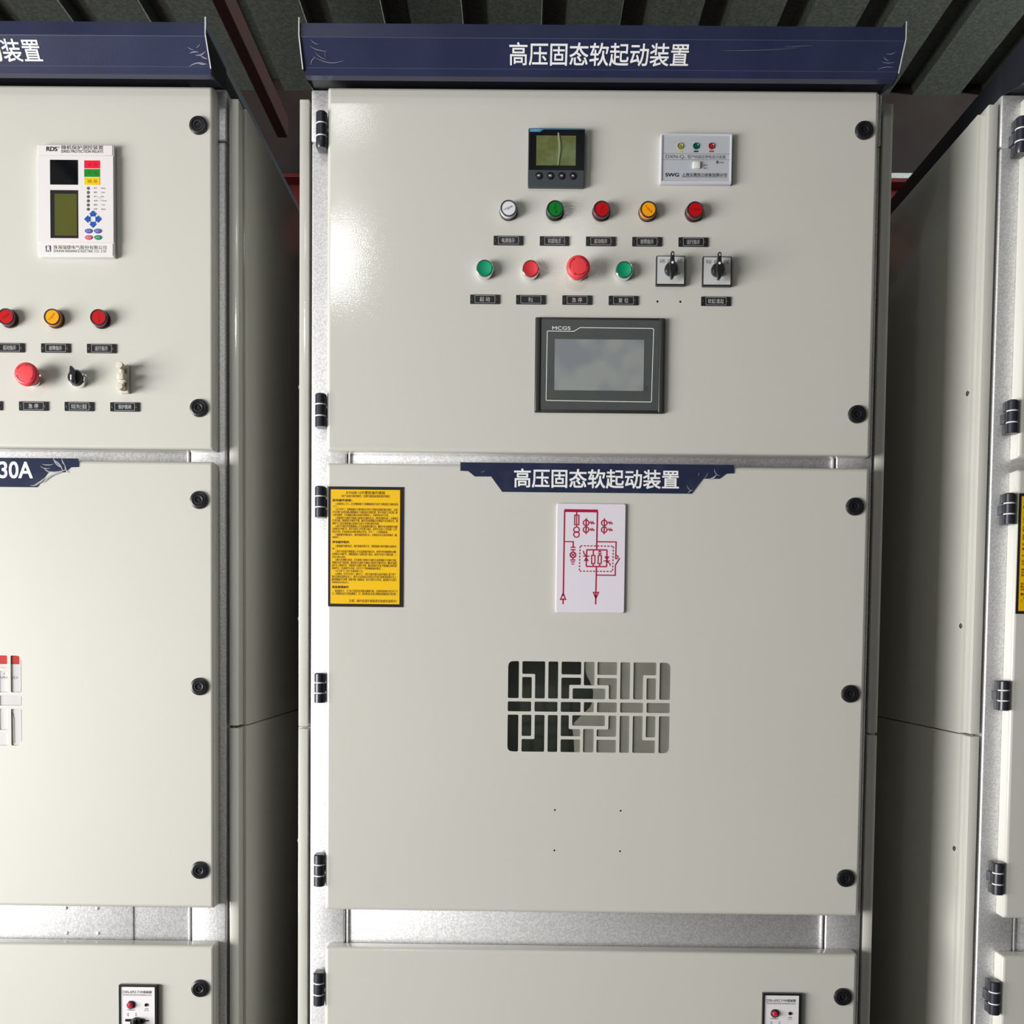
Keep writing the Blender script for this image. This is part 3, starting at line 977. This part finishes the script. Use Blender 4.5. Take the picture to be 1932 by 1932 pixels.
# ------------------------------------------------------------------ voltage display
def voltage_display():
    x0, x1, z0, z1 = 0.1095, 0.2328, 2.0352, 2.1199
    w, h = x1 - x0, z1 - z0
    t = thing('voltage_display', 'pale rectangular live-line display with three small lamps and a white rocker', 'voltage display', ((x0 + x1) / 2, 0, (z0 + z1) / 2))
    f = facemap((1207, 130), (1768, 136), (1195, 532), w, h)
    r0 = rrect(-w / 2, w / 2, -h / 2, h / 2, 0.0015)
    i0, i1 = (-w / 2 + .0032, -h / 2 + .0050), (w / 2 - .0032, h / 2 - .0032)
    obj('rim', flat([r0, rect(i0[0], i1[0], i0[1], i1[1])], -0.0095, -0.0001, 0.0008), panelrim, t)
    obj('face', flat([rect(i0[0], i1[0], i0[1], i1[1])], -0.0080, -0.0010), panelgrey, t)
    for x, c, lab in ((1358, (0.32, 0.28, 0.10), 'yellow'), (1482, (0.0, 0.10, 0.075), 'green'), (1603, (0.32, 0.03, 0.03), 'red')):
        p = f(x, 232)
        k = obj('lamp', cached('dxlamp', lambda: lathe([(0.0057, -0.0078), (0.0055, -0.0094), (0.0045, -0.0098), (0.0034, -0.0086), (0.0022, -0.0082), (0.0018, -0.0096), (0, -0.0101)], 24)), mat(lab + '_lamp_ring', c, 0.3), t, (p[0], 0, p[1]))
        k['label'] = lab + ' phase lamp'
        a, b = f(x - 18, 280), f(x + 18, 267)
        obj('phase_tab', fill([rect(a[0], b[0], a[1], b[1])], -0.0082), mat(lab + '_tab', {'yellow': (0.6, 0.55, 0.02), 'green': (0.01, 0.07, 0.06), 'red': (0.5, 0.03, 0.03)}[lab], 0.4), t)
    bm = strokes([[f(1216, 291), f(1750, 296)], [f(1214, 339), f(1748, 343)]], -0.0082, 0.0005)
    T = [('DXN-Q', f(1243, 333), f(1385, 303), 0.0), ('7', f(1390, 333), f(1398, 318), 0.0), ('型户内高压带电显示装置', f(1413, 331), f(1712, 306), 0.0),
         ('上海五鹰电力设备有限公司', f(1368, 472), f(1720, 450), 0.02), ('SHANGHAI WUYING POWER EQUIPMENT CO., LTD', f(1368, 484), f(1720, 476), 0.0),
         ('闭锁', f(1662, 371), f(1696, 358), 0.0), ('▲合', f(1537, 391), f(1570, 378), 0.0), ('▲分', f(1537, 415), f(1570, 402), 0.0)]
    bm2 = text_bm([(s, a[0], b[0], a[1], b[1], -0.0083, bo) for s, a, b, bo in T])
    me = bpy.data.meshes.new('tmp')
    bm2.to_mesh(me)
    bm.from_mesh(me)
    c = f(1647, 361)
    fill([[(c[0] + .0022 * math.cos(k), c[1] + .0026 * math.sin(k)) for k in [i * PI / 6 for i in range(12)]]], -0.0083, bm)
    obj('lettering', bm, greyp, t)
    a, b = f(1238, 476), f(1345, 448)
    obj('logo_lettering', text_bm([('SWG', a[0], b[0], a[1], b[1], -0.0084, 0.03)]), mat('navy_print', (0.015, 0.015, 0.05), 0.4), t)
    a, b = f(1452, 414), f(1512, 362)
    r = box(a[0], b[0], -0.0120, -0.0070, a[1], b[1], 0.0008)
    o = obj('rocker', r, mat('ivory_rocker', (0.78, 0.75, 0.68), 0.35), t)
    return t
voltage_display()

# ------------------------------------------------------------------ protection relay
def relay():
    x0, x1, z0, z1 = -0.9677, -0.8345, 1.9018, 2.0923
    w, h = x1 - x0, z1 - z0
    t = thing('protection_relay', 'tall white protection relay with black display, olive screen and blue arrow keys', 'protection relay', ((x0 + x1) / 2, 0, (z0 + z1) / 2))
    f = facemap((152, 165), (1262, 178), (165, 1800), w, h)
    obj('housing', flat([rrect(-w / 2, w / 2, -h / 2, h / 2, 0.0030)], -0.0105, -0.0001, 0.0012), relrim, t)
    zc0, zc1 = f(600, 1600)[1], f(600, 335)[1]
    obj('front_plate', flat([rrect(-w / 2 + .0006, w / 2 - .0006, zc0, zc1, 0.0006)], -0.0125, -0.0095, 0.0005), relwhite, t)
    obj('top_strip', flat([rrect(-w / 2 + .0012, w / 2 - .0025, zc1 + .0012, h / 2 - .0014, 0.0015)], -0.0113, -0.0098, 0.0004), relwhite, t)
    obj('bottom_strip', flat([rrect(-w / 2 + .0012, w / 2 - .0025, -h / 2 + .0014, zc0 - .0010, 0.0015)], -0.0116, -0.0098, 0.0004), relrim, t)
    a, b = f(345, 398), f(750, 763)
    obj('readout_window', flat([rect(a[0], b[0], b[1], a[1])], -0.0129, -0.0120), glassblk, t)
    a, b = f(348, 838), f(755, 1543)
    s = obj('screen_frame', flat([rect(a[0], b[0], b[1], a[1])], -0.0129, -0.0120), black, t)
    a, b = f(412, 893), f(738, 1508)
    obj('display', fill([rect(a[0], b[0], b[1], a[1])], -0.0131), lcd, s)
    for m, y0, y1, txt in ((cred, 410, 527, '合 位'), (cgreen, 535, 650, '分 位'), (cyel, 656, 768, '储 能')):
        a, b = f(840, y0), f(1065, y1)
        k = obj('status_tile', flat([rect(a[0], b[0], b[1], a[1])], -0.0130, -0.0120), m, t)
        a, b = f(888, (y0 + y1) / 2 + 24), f(1036, (y0 + y1) / 2 - 24)
        obj('lettering', text_bm([(txt, a[0], b[0], a[1], b[1], -0.0132)]), mat('tile_ink' + txt, {'合 位': (0.35, 0.0, 0.02), '分 位': (0.0, 0.12, 0.01), '储 能': (0.35, 0.2, 0.0)}[txt], 0.5), k)
    leds = (('运行', 'Power'), ('通信', 'Comm'), ('运行', 'Run'), ('充电', 'Charge'), ('跳闸', 'Trip'), ('告警', 'Alarm'))
    L = []
    for i, (c, e) in enumerate(leds):
        y = 815 + i * 61
        p = f(898, y)
        obj('lamp', cached('rled', lambda: lathe([(0.0029, -0.0122), (0.0027, -0.0128), (0.0018, -0.0127), (0.0014, -0.0134), (0, -0.0138)], 16)), mat('smoked_lamp', (0.16, 0.15, 0.15), 0.15), t, (p[0], 0, p[1]))
        a, b = f(978, y + 8), f(1028, y - 14)
        L.append((c, a[0], b[0], a[1], b[1], -0.0127))
        a, b = f(1085, y + 8), f(1085 + 13 * len(e), y - 12)
        L.append((e, a[0], b[0], a[1], b[1], -0.0127))
    for s_, x_0, y_0, x_1, y_1, bo in (('RDS', 288, 268, 445, 203, 0.03), ('®', 455, 226, 480, 200, 0.0), ('微机保护测控装置', 500, 244, 1108, 190, 0.0), ('SERIES PROTECTION RELAYS', 500, 291, 1104, 257, 0.0),
                                  ('珠海瑞捷电气股份有限公司', 392, 1698, 1160, 1648, 0.0), ('ZHUHAI RADIANCE ELECTRIC CO., LTD', 390, 1748, 1158, 1714, 0.0)):
        a, b = f(x_0, y_0), f(x_1, y_1)
        L.append((s_, a[0], b[0], a[1], b[1], -0.0118 if y_0 > 1600 or y_0 < 330 else -0.0127, bo))
    obj('lettering', text_bm(L), blackp, t)
    bm = strokes([[f(1030, 940), f(1085, 975)], [f(1050, 935), f(1092, 960)], [f(1020, 985), f(1062, 1000)]], -0.0127, 0.0002)
    obj('pen_scribble', bm, greyp, t)
    def lg():
        bm = strokes([], 0, 1)
        fill([[f(282, 1735), f(282, 1655), f(292, 1645), f(350, 1645), f(358, 1655), f(358, 1735)]], -0.01172, bm)
        return bm
    o = obj('logo_tile', lg(), mat('logo_navy', (0.04, 0.06, 0.13), 0.4), t)
    a, b = f(300, 1728), f(346, 1655)
    obj('logo_lettering', text_bm([('R', a[0], b[0], a[1], b[1], -0.0119, 0.04)]), whitep, o)
    obj('logo_stripe', strokes([[f(276, 1652), f(330, 1648)], [f(279, 1650), f(279, 1680)]], -0.01185, 0.0008), mat('logo_red', (0.55, 0.03, 0.06), 0.4), o)
    cx, cy = 966, 1266
    for k in range(4):
        an = k * PI / 2
        pts = []
        for u, v in ((0, -124), (52, -72), (33, -72), (33, -40), (-33, -40), (-33, -72), (-52, -72)):
            xx = u * math.cos(an) - v * math.sin(an)
            yy = u * math.sin(an) + v * math.cos(an)
            pts.append(f(cx + xx, cy + yy))
        obj('arrow_key', flat([pts], -0.0135, -0.0120, -0.0001), cblue, t)
    for x, y, m, s_ in ((905, 1441, cblue2, '取消'), (1037, 1441, cblue2, '确认'), (905, 1536, cpink, '复归'), (1040, 1536, cgrn2, '启动')):
        c = f(x, y)
        k = obj('oval_key', flat([[(c[0] + .0064 * math.cos(i * PI / 12), c[1] + .0040 * math.sin(i * PI / 12)) for i in range(24)]], -0.0140, -0.0120, 0.0006), m, t)
        obj('lettering', text_bm([(s_, c[0] - .0034, c[0] + .0034, c[1] - .0016, c[1] + .0016, -0.0142)]), mat('key_ink', (0.5, 0.5, 0.6), 0.5), k)
    return t
relay()

# ------------------------------------------------------------------ signs and plates
def notice(cx, label):
    w, h = 0.1400, 0.2275
    x0, x1, z0, z1 = cx - 0.4635, cx - 0.3305, 1.3008, 1.5116
    w, h = x1 - x0, z1 - z0
    t = thing('notice_sign', label, 'notice', ((x0 + x1) / 2, 0, (z0 + z1) / 2), 'yellow operating notices')
    f = facemap((80, 62), (1205, 72), (90, 1885), w, h)
    obj('border', flat([rrect(-w / 2, w / 2, -h / 2, h / 2, 0.0008)], -0.0012, -0.0001, 0.0002), signframe, t)
    a, b = f(118, 108), f(1160, 1850)
    obj('yellow_face', fill([rect(a[0], b[0], b[1], a[1])], -0.0014), yellow, t)
    rows = [
     ('KYN28-12中置柜操作规程', 350, 928, 158, 44, .02), ('（本产品执行程序操作，否则可能造成事故损坏机柜）', 275, 1000, 210, 36, .0), ('送电操作流程：', 142, 440, 272, 38, .05),
     ('1.关闭所有上下门，且先将断路器下门前断路接地开关处于分闸位置方可操作送电', 195, 1122, 330, 32, 0), ('下门。', 150, 215, 366, 26, 0),
     ('2.打开中门，将断路器手车推到柜内并处于试验位置插好航空插头，关闭', 195, 1115, 412, 32, 0), ('手车室柜门后再次确认断路器处于分闸状态并试验位置，将手车摇至工作位置上锁', 148, 1115, 454, 32, 0),
     ('入柜内摇把，手动储能后确认各保护装置投入，合闸送电运行正常。', 148, 985, 496, 32, 0),
     ('3.将接地开关操作手柄插入接地开关操作孔内，逆时针旋转180°，合闸指示', 195, 1128, 543, 32, 0), ('灯亮分闸，将接地开关操作手柄，操作孔处联锁板自动弹起开关位置孔内，观', 148, 1122, 582, 32, 0),
     ('察柜下门是否锁紧确认接地开关处于分闸位置送电柜。', 148, 850, 624, 32, 0), ('4.将手车推至并把摇柄插入手车底盘操作轴孔内，顺时针转动摇柄约20圈', 195, 1115, 668, 32, 0),
     ('直到听见“咔哒”声，将手车移至工作位置下插头，此时手车处于工作位置（工作', 148, 1112, 708, 32, 0), ('指示灯亮）手动或电动合闸位置指示灯亮，手车一、二次回路接通。', 148, 975, 750, 32, 0),
     ('5.根据操作规程指示，操作面板转换开关，合闸送电并记录各种操作（断', 195, 1112, 796, 32, 0), ('路器等）。', 148, 268, 832, 30, 0), ('停电操作程序：', 148, 412, 905, 38, .05),
     ('1.根据操作规程指示，操作面板转换开关，将断路器分闸并储能合闸送电', 195, 1105, 968, 32, 0), ('源）。', 148, 212, 1004, 28, 0),
     ('2.将手车底盘手柄摇插入手车底盘操作轴孔内，逆时针转动摇柄约20圈', 195, 1098, 1050, 32, 0), ('直到听见“咔哒”声，将断路器处于试验位置下插头，此时手车处于试验位置，二', 148, 1108, 1092, 32, 0),
     ('次指示断开检修。', 148, 352, 1132, 30, 0), ('3.断开负荷侧主母线，打开接地下接地开关操作孔处联锁板方可操作手柄，', 195, 1108, 1178, 32, 0),
     ('到操作孔处下检位置。将接地开关操作手柄插入接地开关操作孔内，顺时针旋转', 148, 1115, 1220, 32, 0), ('180°合上接地开关，将接地开关操作手柄，确认接地开关处于联锁板合闸位置', 148, 1112, 1262, 32, 0),
     ('接操作孔（先接地开关合闸，后打开下门检修断路器电缆室）。', 148, 905, 1304, 32, 0), ('4.打开柜下门进行电缆检修工作。', 195, 615, 1345, 30, 0),
     ('5.必要时，打开手车室门（即中门），将手车航空插头从航空插座上拔下将下', 195, 1102, 1392, 32, 0), ('推至试验位置转运车上，把手车从柜体拉至转运车并进行检修或更换手车上', 148, 1108, 1434, 32, 0),
     ('随后断路器手车转移（检修手柄）检修结束，将手车推至手车室位，锁好航空手车室门', 148, 1112, 1476, 32, 0), ('闭锁恢复送电运行。', 148, 400, 1516, 30, 0), ('紧急解锁操作', 152, 400, 1588, 38, .05),
     ('紧急情况下，下门在正常送电位置紧急解锁手柄，无需等待接地开关打开门下', 195, 1135, 1650, 32, 0), ('门，特殊情况在打开紧急解锁门，后，紧急情况后必须立即恢复联锁装置正常位置）。', 155, 1135, 1692, 32, 0),
     ('注意！操作前请仔细阅读安装使用说明书！', 405, 1118, 1800, 40, .0)]
    L = []
    for s, xa, xb, yc, hh, bo in rows:
        a, b = f(xa, yc + hh / 2), f(xb, yc - hh / 2)
        L.append((s, a[0], b[0], a[1], b[1], -0.0015, max(bo, 0.012) * .8))
    if 'notice' not in MESH:
        bm = text_bm(L)
        me = bpy.data.meshes.new('lettering')
        bm.to_mesh(me)
        bm.free()
        MESH['notice'] = me
    obj('lettering', MESH['notice'], signink, t)
    return t
notice(0.0, 'yellow operating notice with black border, whole, on the centre cabinet door')
notice(RX, 'yellow operating notice of which only a black-edged sliver shows at the right photo edge')

def mimic():
    x0, x1, z0, z1 = -0.0613, 0.0600, 1.2946, 1.4857
    w, h = x1 - x0, z1 - z0
    t = thing('diagram_plate', 'white plate with a crimson single-line circuit diagram', 'diagram plate', ((x0 + x1) / 2, 0, (z0 + z1) / 2))
    f = facemap((166, 162), (1216, 166), (146, 1815), w, h)
    obj('plate', flat([rrect(-w / 2, w / 2, -h / 2, h / 2, 0.0040)], -0.0042, -0.0001, 0.0011), lilac, t)
    P = lambda *p: [f(*q) for q in p]
    def circ(cx, cy, r, n=24):
        c = f(cx, cy)
        rr = r * w / 1050
        return ring_pts(c[0], c[1], rr, n)
    wl_ = 0.0019
    L = [(P((278, 272), (788, 276)), 0.0040), (P((284, 270), (264, 1520)), wl_), (P((782, 280), (770, 858)), wl_),
         (P((467, 285), (465, 345)), 0.0017), (P((437, 340), (500, 340), (498, 485), (435, 485), (437, 340)), 0.0015), (P((466, 340), (465, 520)), 0.0013),
         (circ(464, 560, 42), 0.0015), (circ(463, 632, 42), 0.0015)]
    for dx in (0, 276):
        L += [(circ(609 + dx, 455, 42), 0.0015), (circ(608 + dx, 558, 42), 0.0015), (P((611 + dx, 385), (607 + dx, 625)), 0.0017)]
        for yy in (455, 558):
            L.append((P((652 + dx, yy), (672 + dx, yy), (682 + dx, yy - 18), (694 + dx, yy + 18), (708 + dx, yy - 18), (720 + dx, yy + 14), (738 + dx, yy)), 0.0013))
    L += [(P((280, 740), (415, 742), (412, 825)), 0.0016), (P((375, 826), (448, 826)), 0.0016), (P((375, 862), (448, 862)), 0.0016), (P((411, 862), (411, 900)), 0.0015),
          (circ(410, 942, 42), 0.0017), (P((382, 914), (438, 970)), 0.0013), (P((438, 914), (382, 970)), 0.0013), (P((410, 985), (410, 1015)), 0.0015),
          (P((370, 1018), (448, 1018)), 0.0016), (P((378, 1048), (440, 1048)), 0.0014), (P((388, 1080), (430, 1080)), 0.0014)]
    L += [(P((776, 740), (1066, 742), (1060, 1000)), 0.0016), (P((1072, 942), (1092, 955), (1095, 975), (1082, 995), (1060, 1000)), 0.0013), (P((1122, 985), (1056, 1092), (1053, 1247), (766, 1245)), 0.0016)]
    L += [(P((618, 862), (930, 864)), 0.0018), (P((612, 1114), (924, 1116)), 0.0018), (P((620, 862), (612, 1114)), 0.0016), (P((928, 864), (922, 1116)), 0.0016),
          (P((720, 862), (720, 945)), 0.0016), (P((695, 948), (745, 948), (742, 1070), (693, 1070), (695, 948)), 0.0015), (P((718, 1070), (718, 1112)), 0.0016),
          (P((818, 862), (818, 885)), 0.0016), (P((795, 892), (845, 892)), 0.0014), (P((795, 918), (845, 918)), 0.0014), (P((818, 918), (818, 945)), 0.0014),
          (P((795, 948), (842, 948), (840, 1070), (792, 1070), (795, 948)), 0.0015), (P((816, 1070), (816, 1112)), 0.0016),
          (P((566, 960), (662, 960)), 0.0015), (P((612, 960), (578, 920), (566, 878)), 0.0014), (P((876, 1030), (972, 1030)), 0.0015), (P((926, 1032), (975, 1075), (978, 1105)), 0.0014)]
    L += [(P((768, 1114), (757, 1690)), 0.0018), (P((262, 1600), (261, 1690)), 0.0018)]
    # dashed box
    def dash(p, q, n):
        for k in range(n):
            a, b = (k + .12) / n, (k + .68) / n
            L.append((P((p[0] + (q[0] - p[0]) * a, p[1] + (q[1] - p[1]) * a), (p[0] + (q[0] - p[0]) * b, p[1] + (q[1] - p[1]) * b)), 0.0015))
    dash((520, 803), (1030, 806), 10)
    dash((508, 1186), (1018, 1188), 10)
    dash((518, 803), (508, 1190), 8)
    dash((1024, 806), (1014, 1190), 8)
    bm = strokes([(a, w * 1.3) for a, w in L], -0.0044, 0.0016)
    fill([P((612, 962), (652, 1034), (574, 1034)), P((888, 960), (964, 960), (926, 1030))], -0.00445, bm)
    for tri in ([(262, 1520), (298, 1618), (222, 1618), (262, 1520)], [(722, 1508), (800, 1508), (760, 1600), (722, 1508)]):
        strokes([(P(*tri), 0.0021)], -0.00445, 0.0016, bm)
    fill([P((262, 1515), (280, 1565), (244, 1565)), P((740, 1556), (780, 1556), (760, 1606))], -0.00445, bm)
    obj('diagram', bm, crimson, t)
    return t
mimic()

def door_sign(cx, label, words, scraps):
    t = thing('title_sign', label, 'sign', (cx + 0.0085, 0, 1.5305), 'navy title signs on the middle doors')
    hp = [(-0.240, 0.0254), (-0.240, 0.0106), (-0.226, 0.0100), (-0.2145, 0.0010), (-0.1857, 0.0010), (-0.1660, -0.0255)]
    poly = hp + [(-x, z) for x, z in reversed(hp)]
    obj('plate', flat([poly], -0.0016, -0.0001, 0.0002), signblue, t)
    obj('lettering', text_bm(words), whitep, t)
    if scraps:
        for sc in scraps:
            obj('film_scrap', slivers([sc], lambda x, z: (x, -0.0019, z)), mat('sign_film_scrap', (0.42, 0.42, 0.46), 0.2), t)
    return t
door_sign(0.0, 'navy sign with nine white characters on the centre cabinet', [(TITLE, -0.1455, 0.1440, -0.0180, 0.0155, -0.0019, 0.015)],
          [(0.208, 0.010, 0.016, -0.9, 0.0012, .8), (0.203, 0.002, 0.016, 0.5, 0.0030, .5), (0.192, 0.006, 0.012, 1.0, 0.0006, .5), (0.178, 0.008, 0.006, 1.5, 0.0006, 0),
           (0.161, -0.0170, 0.014, -0.9, 0.0008, .5), (0.1635, -0.021, 0.010, 0.6, 0.0014, -.5), (-0.200, 0.009, 0.008, 0.4, 0.0004, .3)])
door_sign(LX, 'navy sign ending in 30A with peeling film on the left cabinet', [('30A', 0.1005, 0.1595, -0.0105, 0.0190, -0.0019, 0.02)],
          [(0.200, 0.017, 0.026, -0.95, 0.0020, .6), (0.207, 0.014, 0.026, -0.9, 0.0024, -.4), (0.213, 0.018, 0.014, -1.1, 0.0020, .4), (0.218, 0.006, 0.016, -1.2, 0.0024, .3),
           (0.186, 0.0135, 0.020, 0.0, 0.0014, .3), (0.185, 0.003, 0.016, -0.5, 0.0018, .5), (0.181, 0.0075, 0.018, -0.2, 0.0012, .5),
           (0.190, -0.006, 0.036, 0.55, 0.0034, -.5), (0.173, -0.016, 0.022, 0.6, 0.0028, .3), (0.205, 0.0015, 0.030, 0.15, 0.0024, .4), (0.163, -0.0225, 0.016, 0.2, 0.0016, .5)])

def lock_panel(cx, label):
    x0, x1, z0, z1 = cx + 0.3172, cx + 0.3862, 0.4950, 0.6202
    w, h = x1 - x0, z1 - z0
    t = thing('electromagnetic_lock', label, 'electromagnetic lock', ((x0 + x1) / 2, 0, z1), 'electromagnetic lock panels')
    u = lambda x, y: ((x - 530) / 640 * w, -(y - 160 - (x - 530) * .012) / 640 * w)
    obj('frame', flat([rrect(-w / 2, w / 2, -h, 0, 0.0010), rect(-w / 2 + .0030, w / 2 - .0045, -h + .0035, -.0035)], -0.0080, -0.0001, 0.0006), black, t)
    obj('face', flat([rect(-w / 2 + .0030, w / 2 - .0045, -h + .0035, -.0035)], -0.0062, -0.0010), white, t)
    L = []
    for s, xa, ya, xb, yb, bo in (('DSN-AMZ', 272, 300, 500, 258, 0), ('戶內電磁鎖', 512, 303, 757, 258, 0.01), ('DSN-AMZ INDOOR ELECTROMAGNETIC LOCK', 280, 340, 752, 318, 0),
                              ('开锁指示', 348, 592, 475, 570, 0.01), ('开锁', 640, 575, 695, 553, 0.01), ('UNLOCK', 628, 600, 708, 585, 0), ('闭', 342, 655, 374, 632, 0), ('锁', 342, 688, 374, 662, 0), ('开', 477, 655, 510, 632, 0), ('锁', 477, 688, 510, 662, 0)):
        a, b = u(xa, ya), u(xb, yb)
        L.append((s, a[0], b[0], a[1], b[1], -0.0065, bo))
    obj('lettering', text_bm(L), greyp, t)
    p = u(412, 492)
    k = obj('lamp_ring', lathe([(0.0073, -0.0060), (0.0072, -0.0085), (0.0060, -0.0092), (0.0045, -0.0085)], 28, p[0], p[1]), black, t)
    obj('lamp_lens', lathe([(0.0050, -0.0080), (0.0046, -0.0110), (0.0030, -0.0128), (0, -0.0133)], 24, p[0], p[1]), lensmat('red_dome', (0.65, 0.01, 0.05)), k)
    p = u(665, 495)
    obj('key_socket', lathe([(0.0029, -0.0060), (0.0028, -0.0078), (0.0014, -0.0078), (0.0012, -0.0068), (0, -0.0068)], 18, p[0], p[1]), black, t)
    a, b = u(315, 775), u(440, 735)
    obj('slot_bar', flat([rrect(a[0], b[0], a[1], b[1], 0.0015)], -0.0075, -0.0055), black, t)
    p = u(500, 790)
    kn = lathe([(0.0095, -0.0058), (0.0095, -0.0120), (0.0085, -0.0138), (0.0, -0.0142)], 28, p[0], p[1])
    kn = box(p[0] - .0028, p[0] + .0028, -0.0215, -0.0130, p[1] - .0090, p[1] + .0090, 0.0010, bm=kn)
    obj('knob', kn, black, t)
    p = u(605, 762)
    obj('keyhole_ring', lathe([(0.0040, -0.0060), (0.0040, -0.0085), (0.0026, -0.0088), (0.0022, -0.0070), (0, -0.0070)], 20, p[0], p[1]), blackm, t)
    a, b = u(630, 774), u(705, 752)
    obj('hasp_bar', flat([rrect(a[0], b[0], a[1], b[1], 0.001)], -0.0072, -0.0055), charcoal, t)
    return t
lock_panel(LX, 'black framed lock panel with red lamp at the bottom of the left cabinet')
lock_panel(0.0, 'black framed lock panel with red lamp at the bottom of the centre cabinet')

# breaker front seen through the left cabinet's vent
def breaker():
    t = thing('circuit_breaker', 'white breaker front with a red band behind the left cabinet vent', 'circuit breaker', (LX, 0, 0))
    obj('front_cover', box(-0.15, 0.1420, 0.0026, 0.068, 1.040, 1.2155, 0.0012), white, t)
    obj('red_band', box(-0.149, 0.1390, 0.0022, 0.008, 1.1925, 1.2140, 0.0003), mat('red_band', (0.60, 0.05, 0.05), 0.4), t)
    obj('lettering', text_bm([('DISCHARGED', 0.070, 0.136, 1.1665, 1.1710, 0.0024), ('A', 0.1105, 0.1130, 1.1735, 1.1775, 0.0024), ('能', 0.1215, 0.1255, 1.1735, 1.1775, 0.0024)]), greyp, t)
    obj('handle_outline', strokes([[(0.119, 1.056), (0.119, 1.112)], [(0.1295, 1.052), (0.1295, 1.095), (0.1275, 1.104), (0.121, 1.110)]], 0.0024, 0.0010), greyp, t)
    return t
breaker()
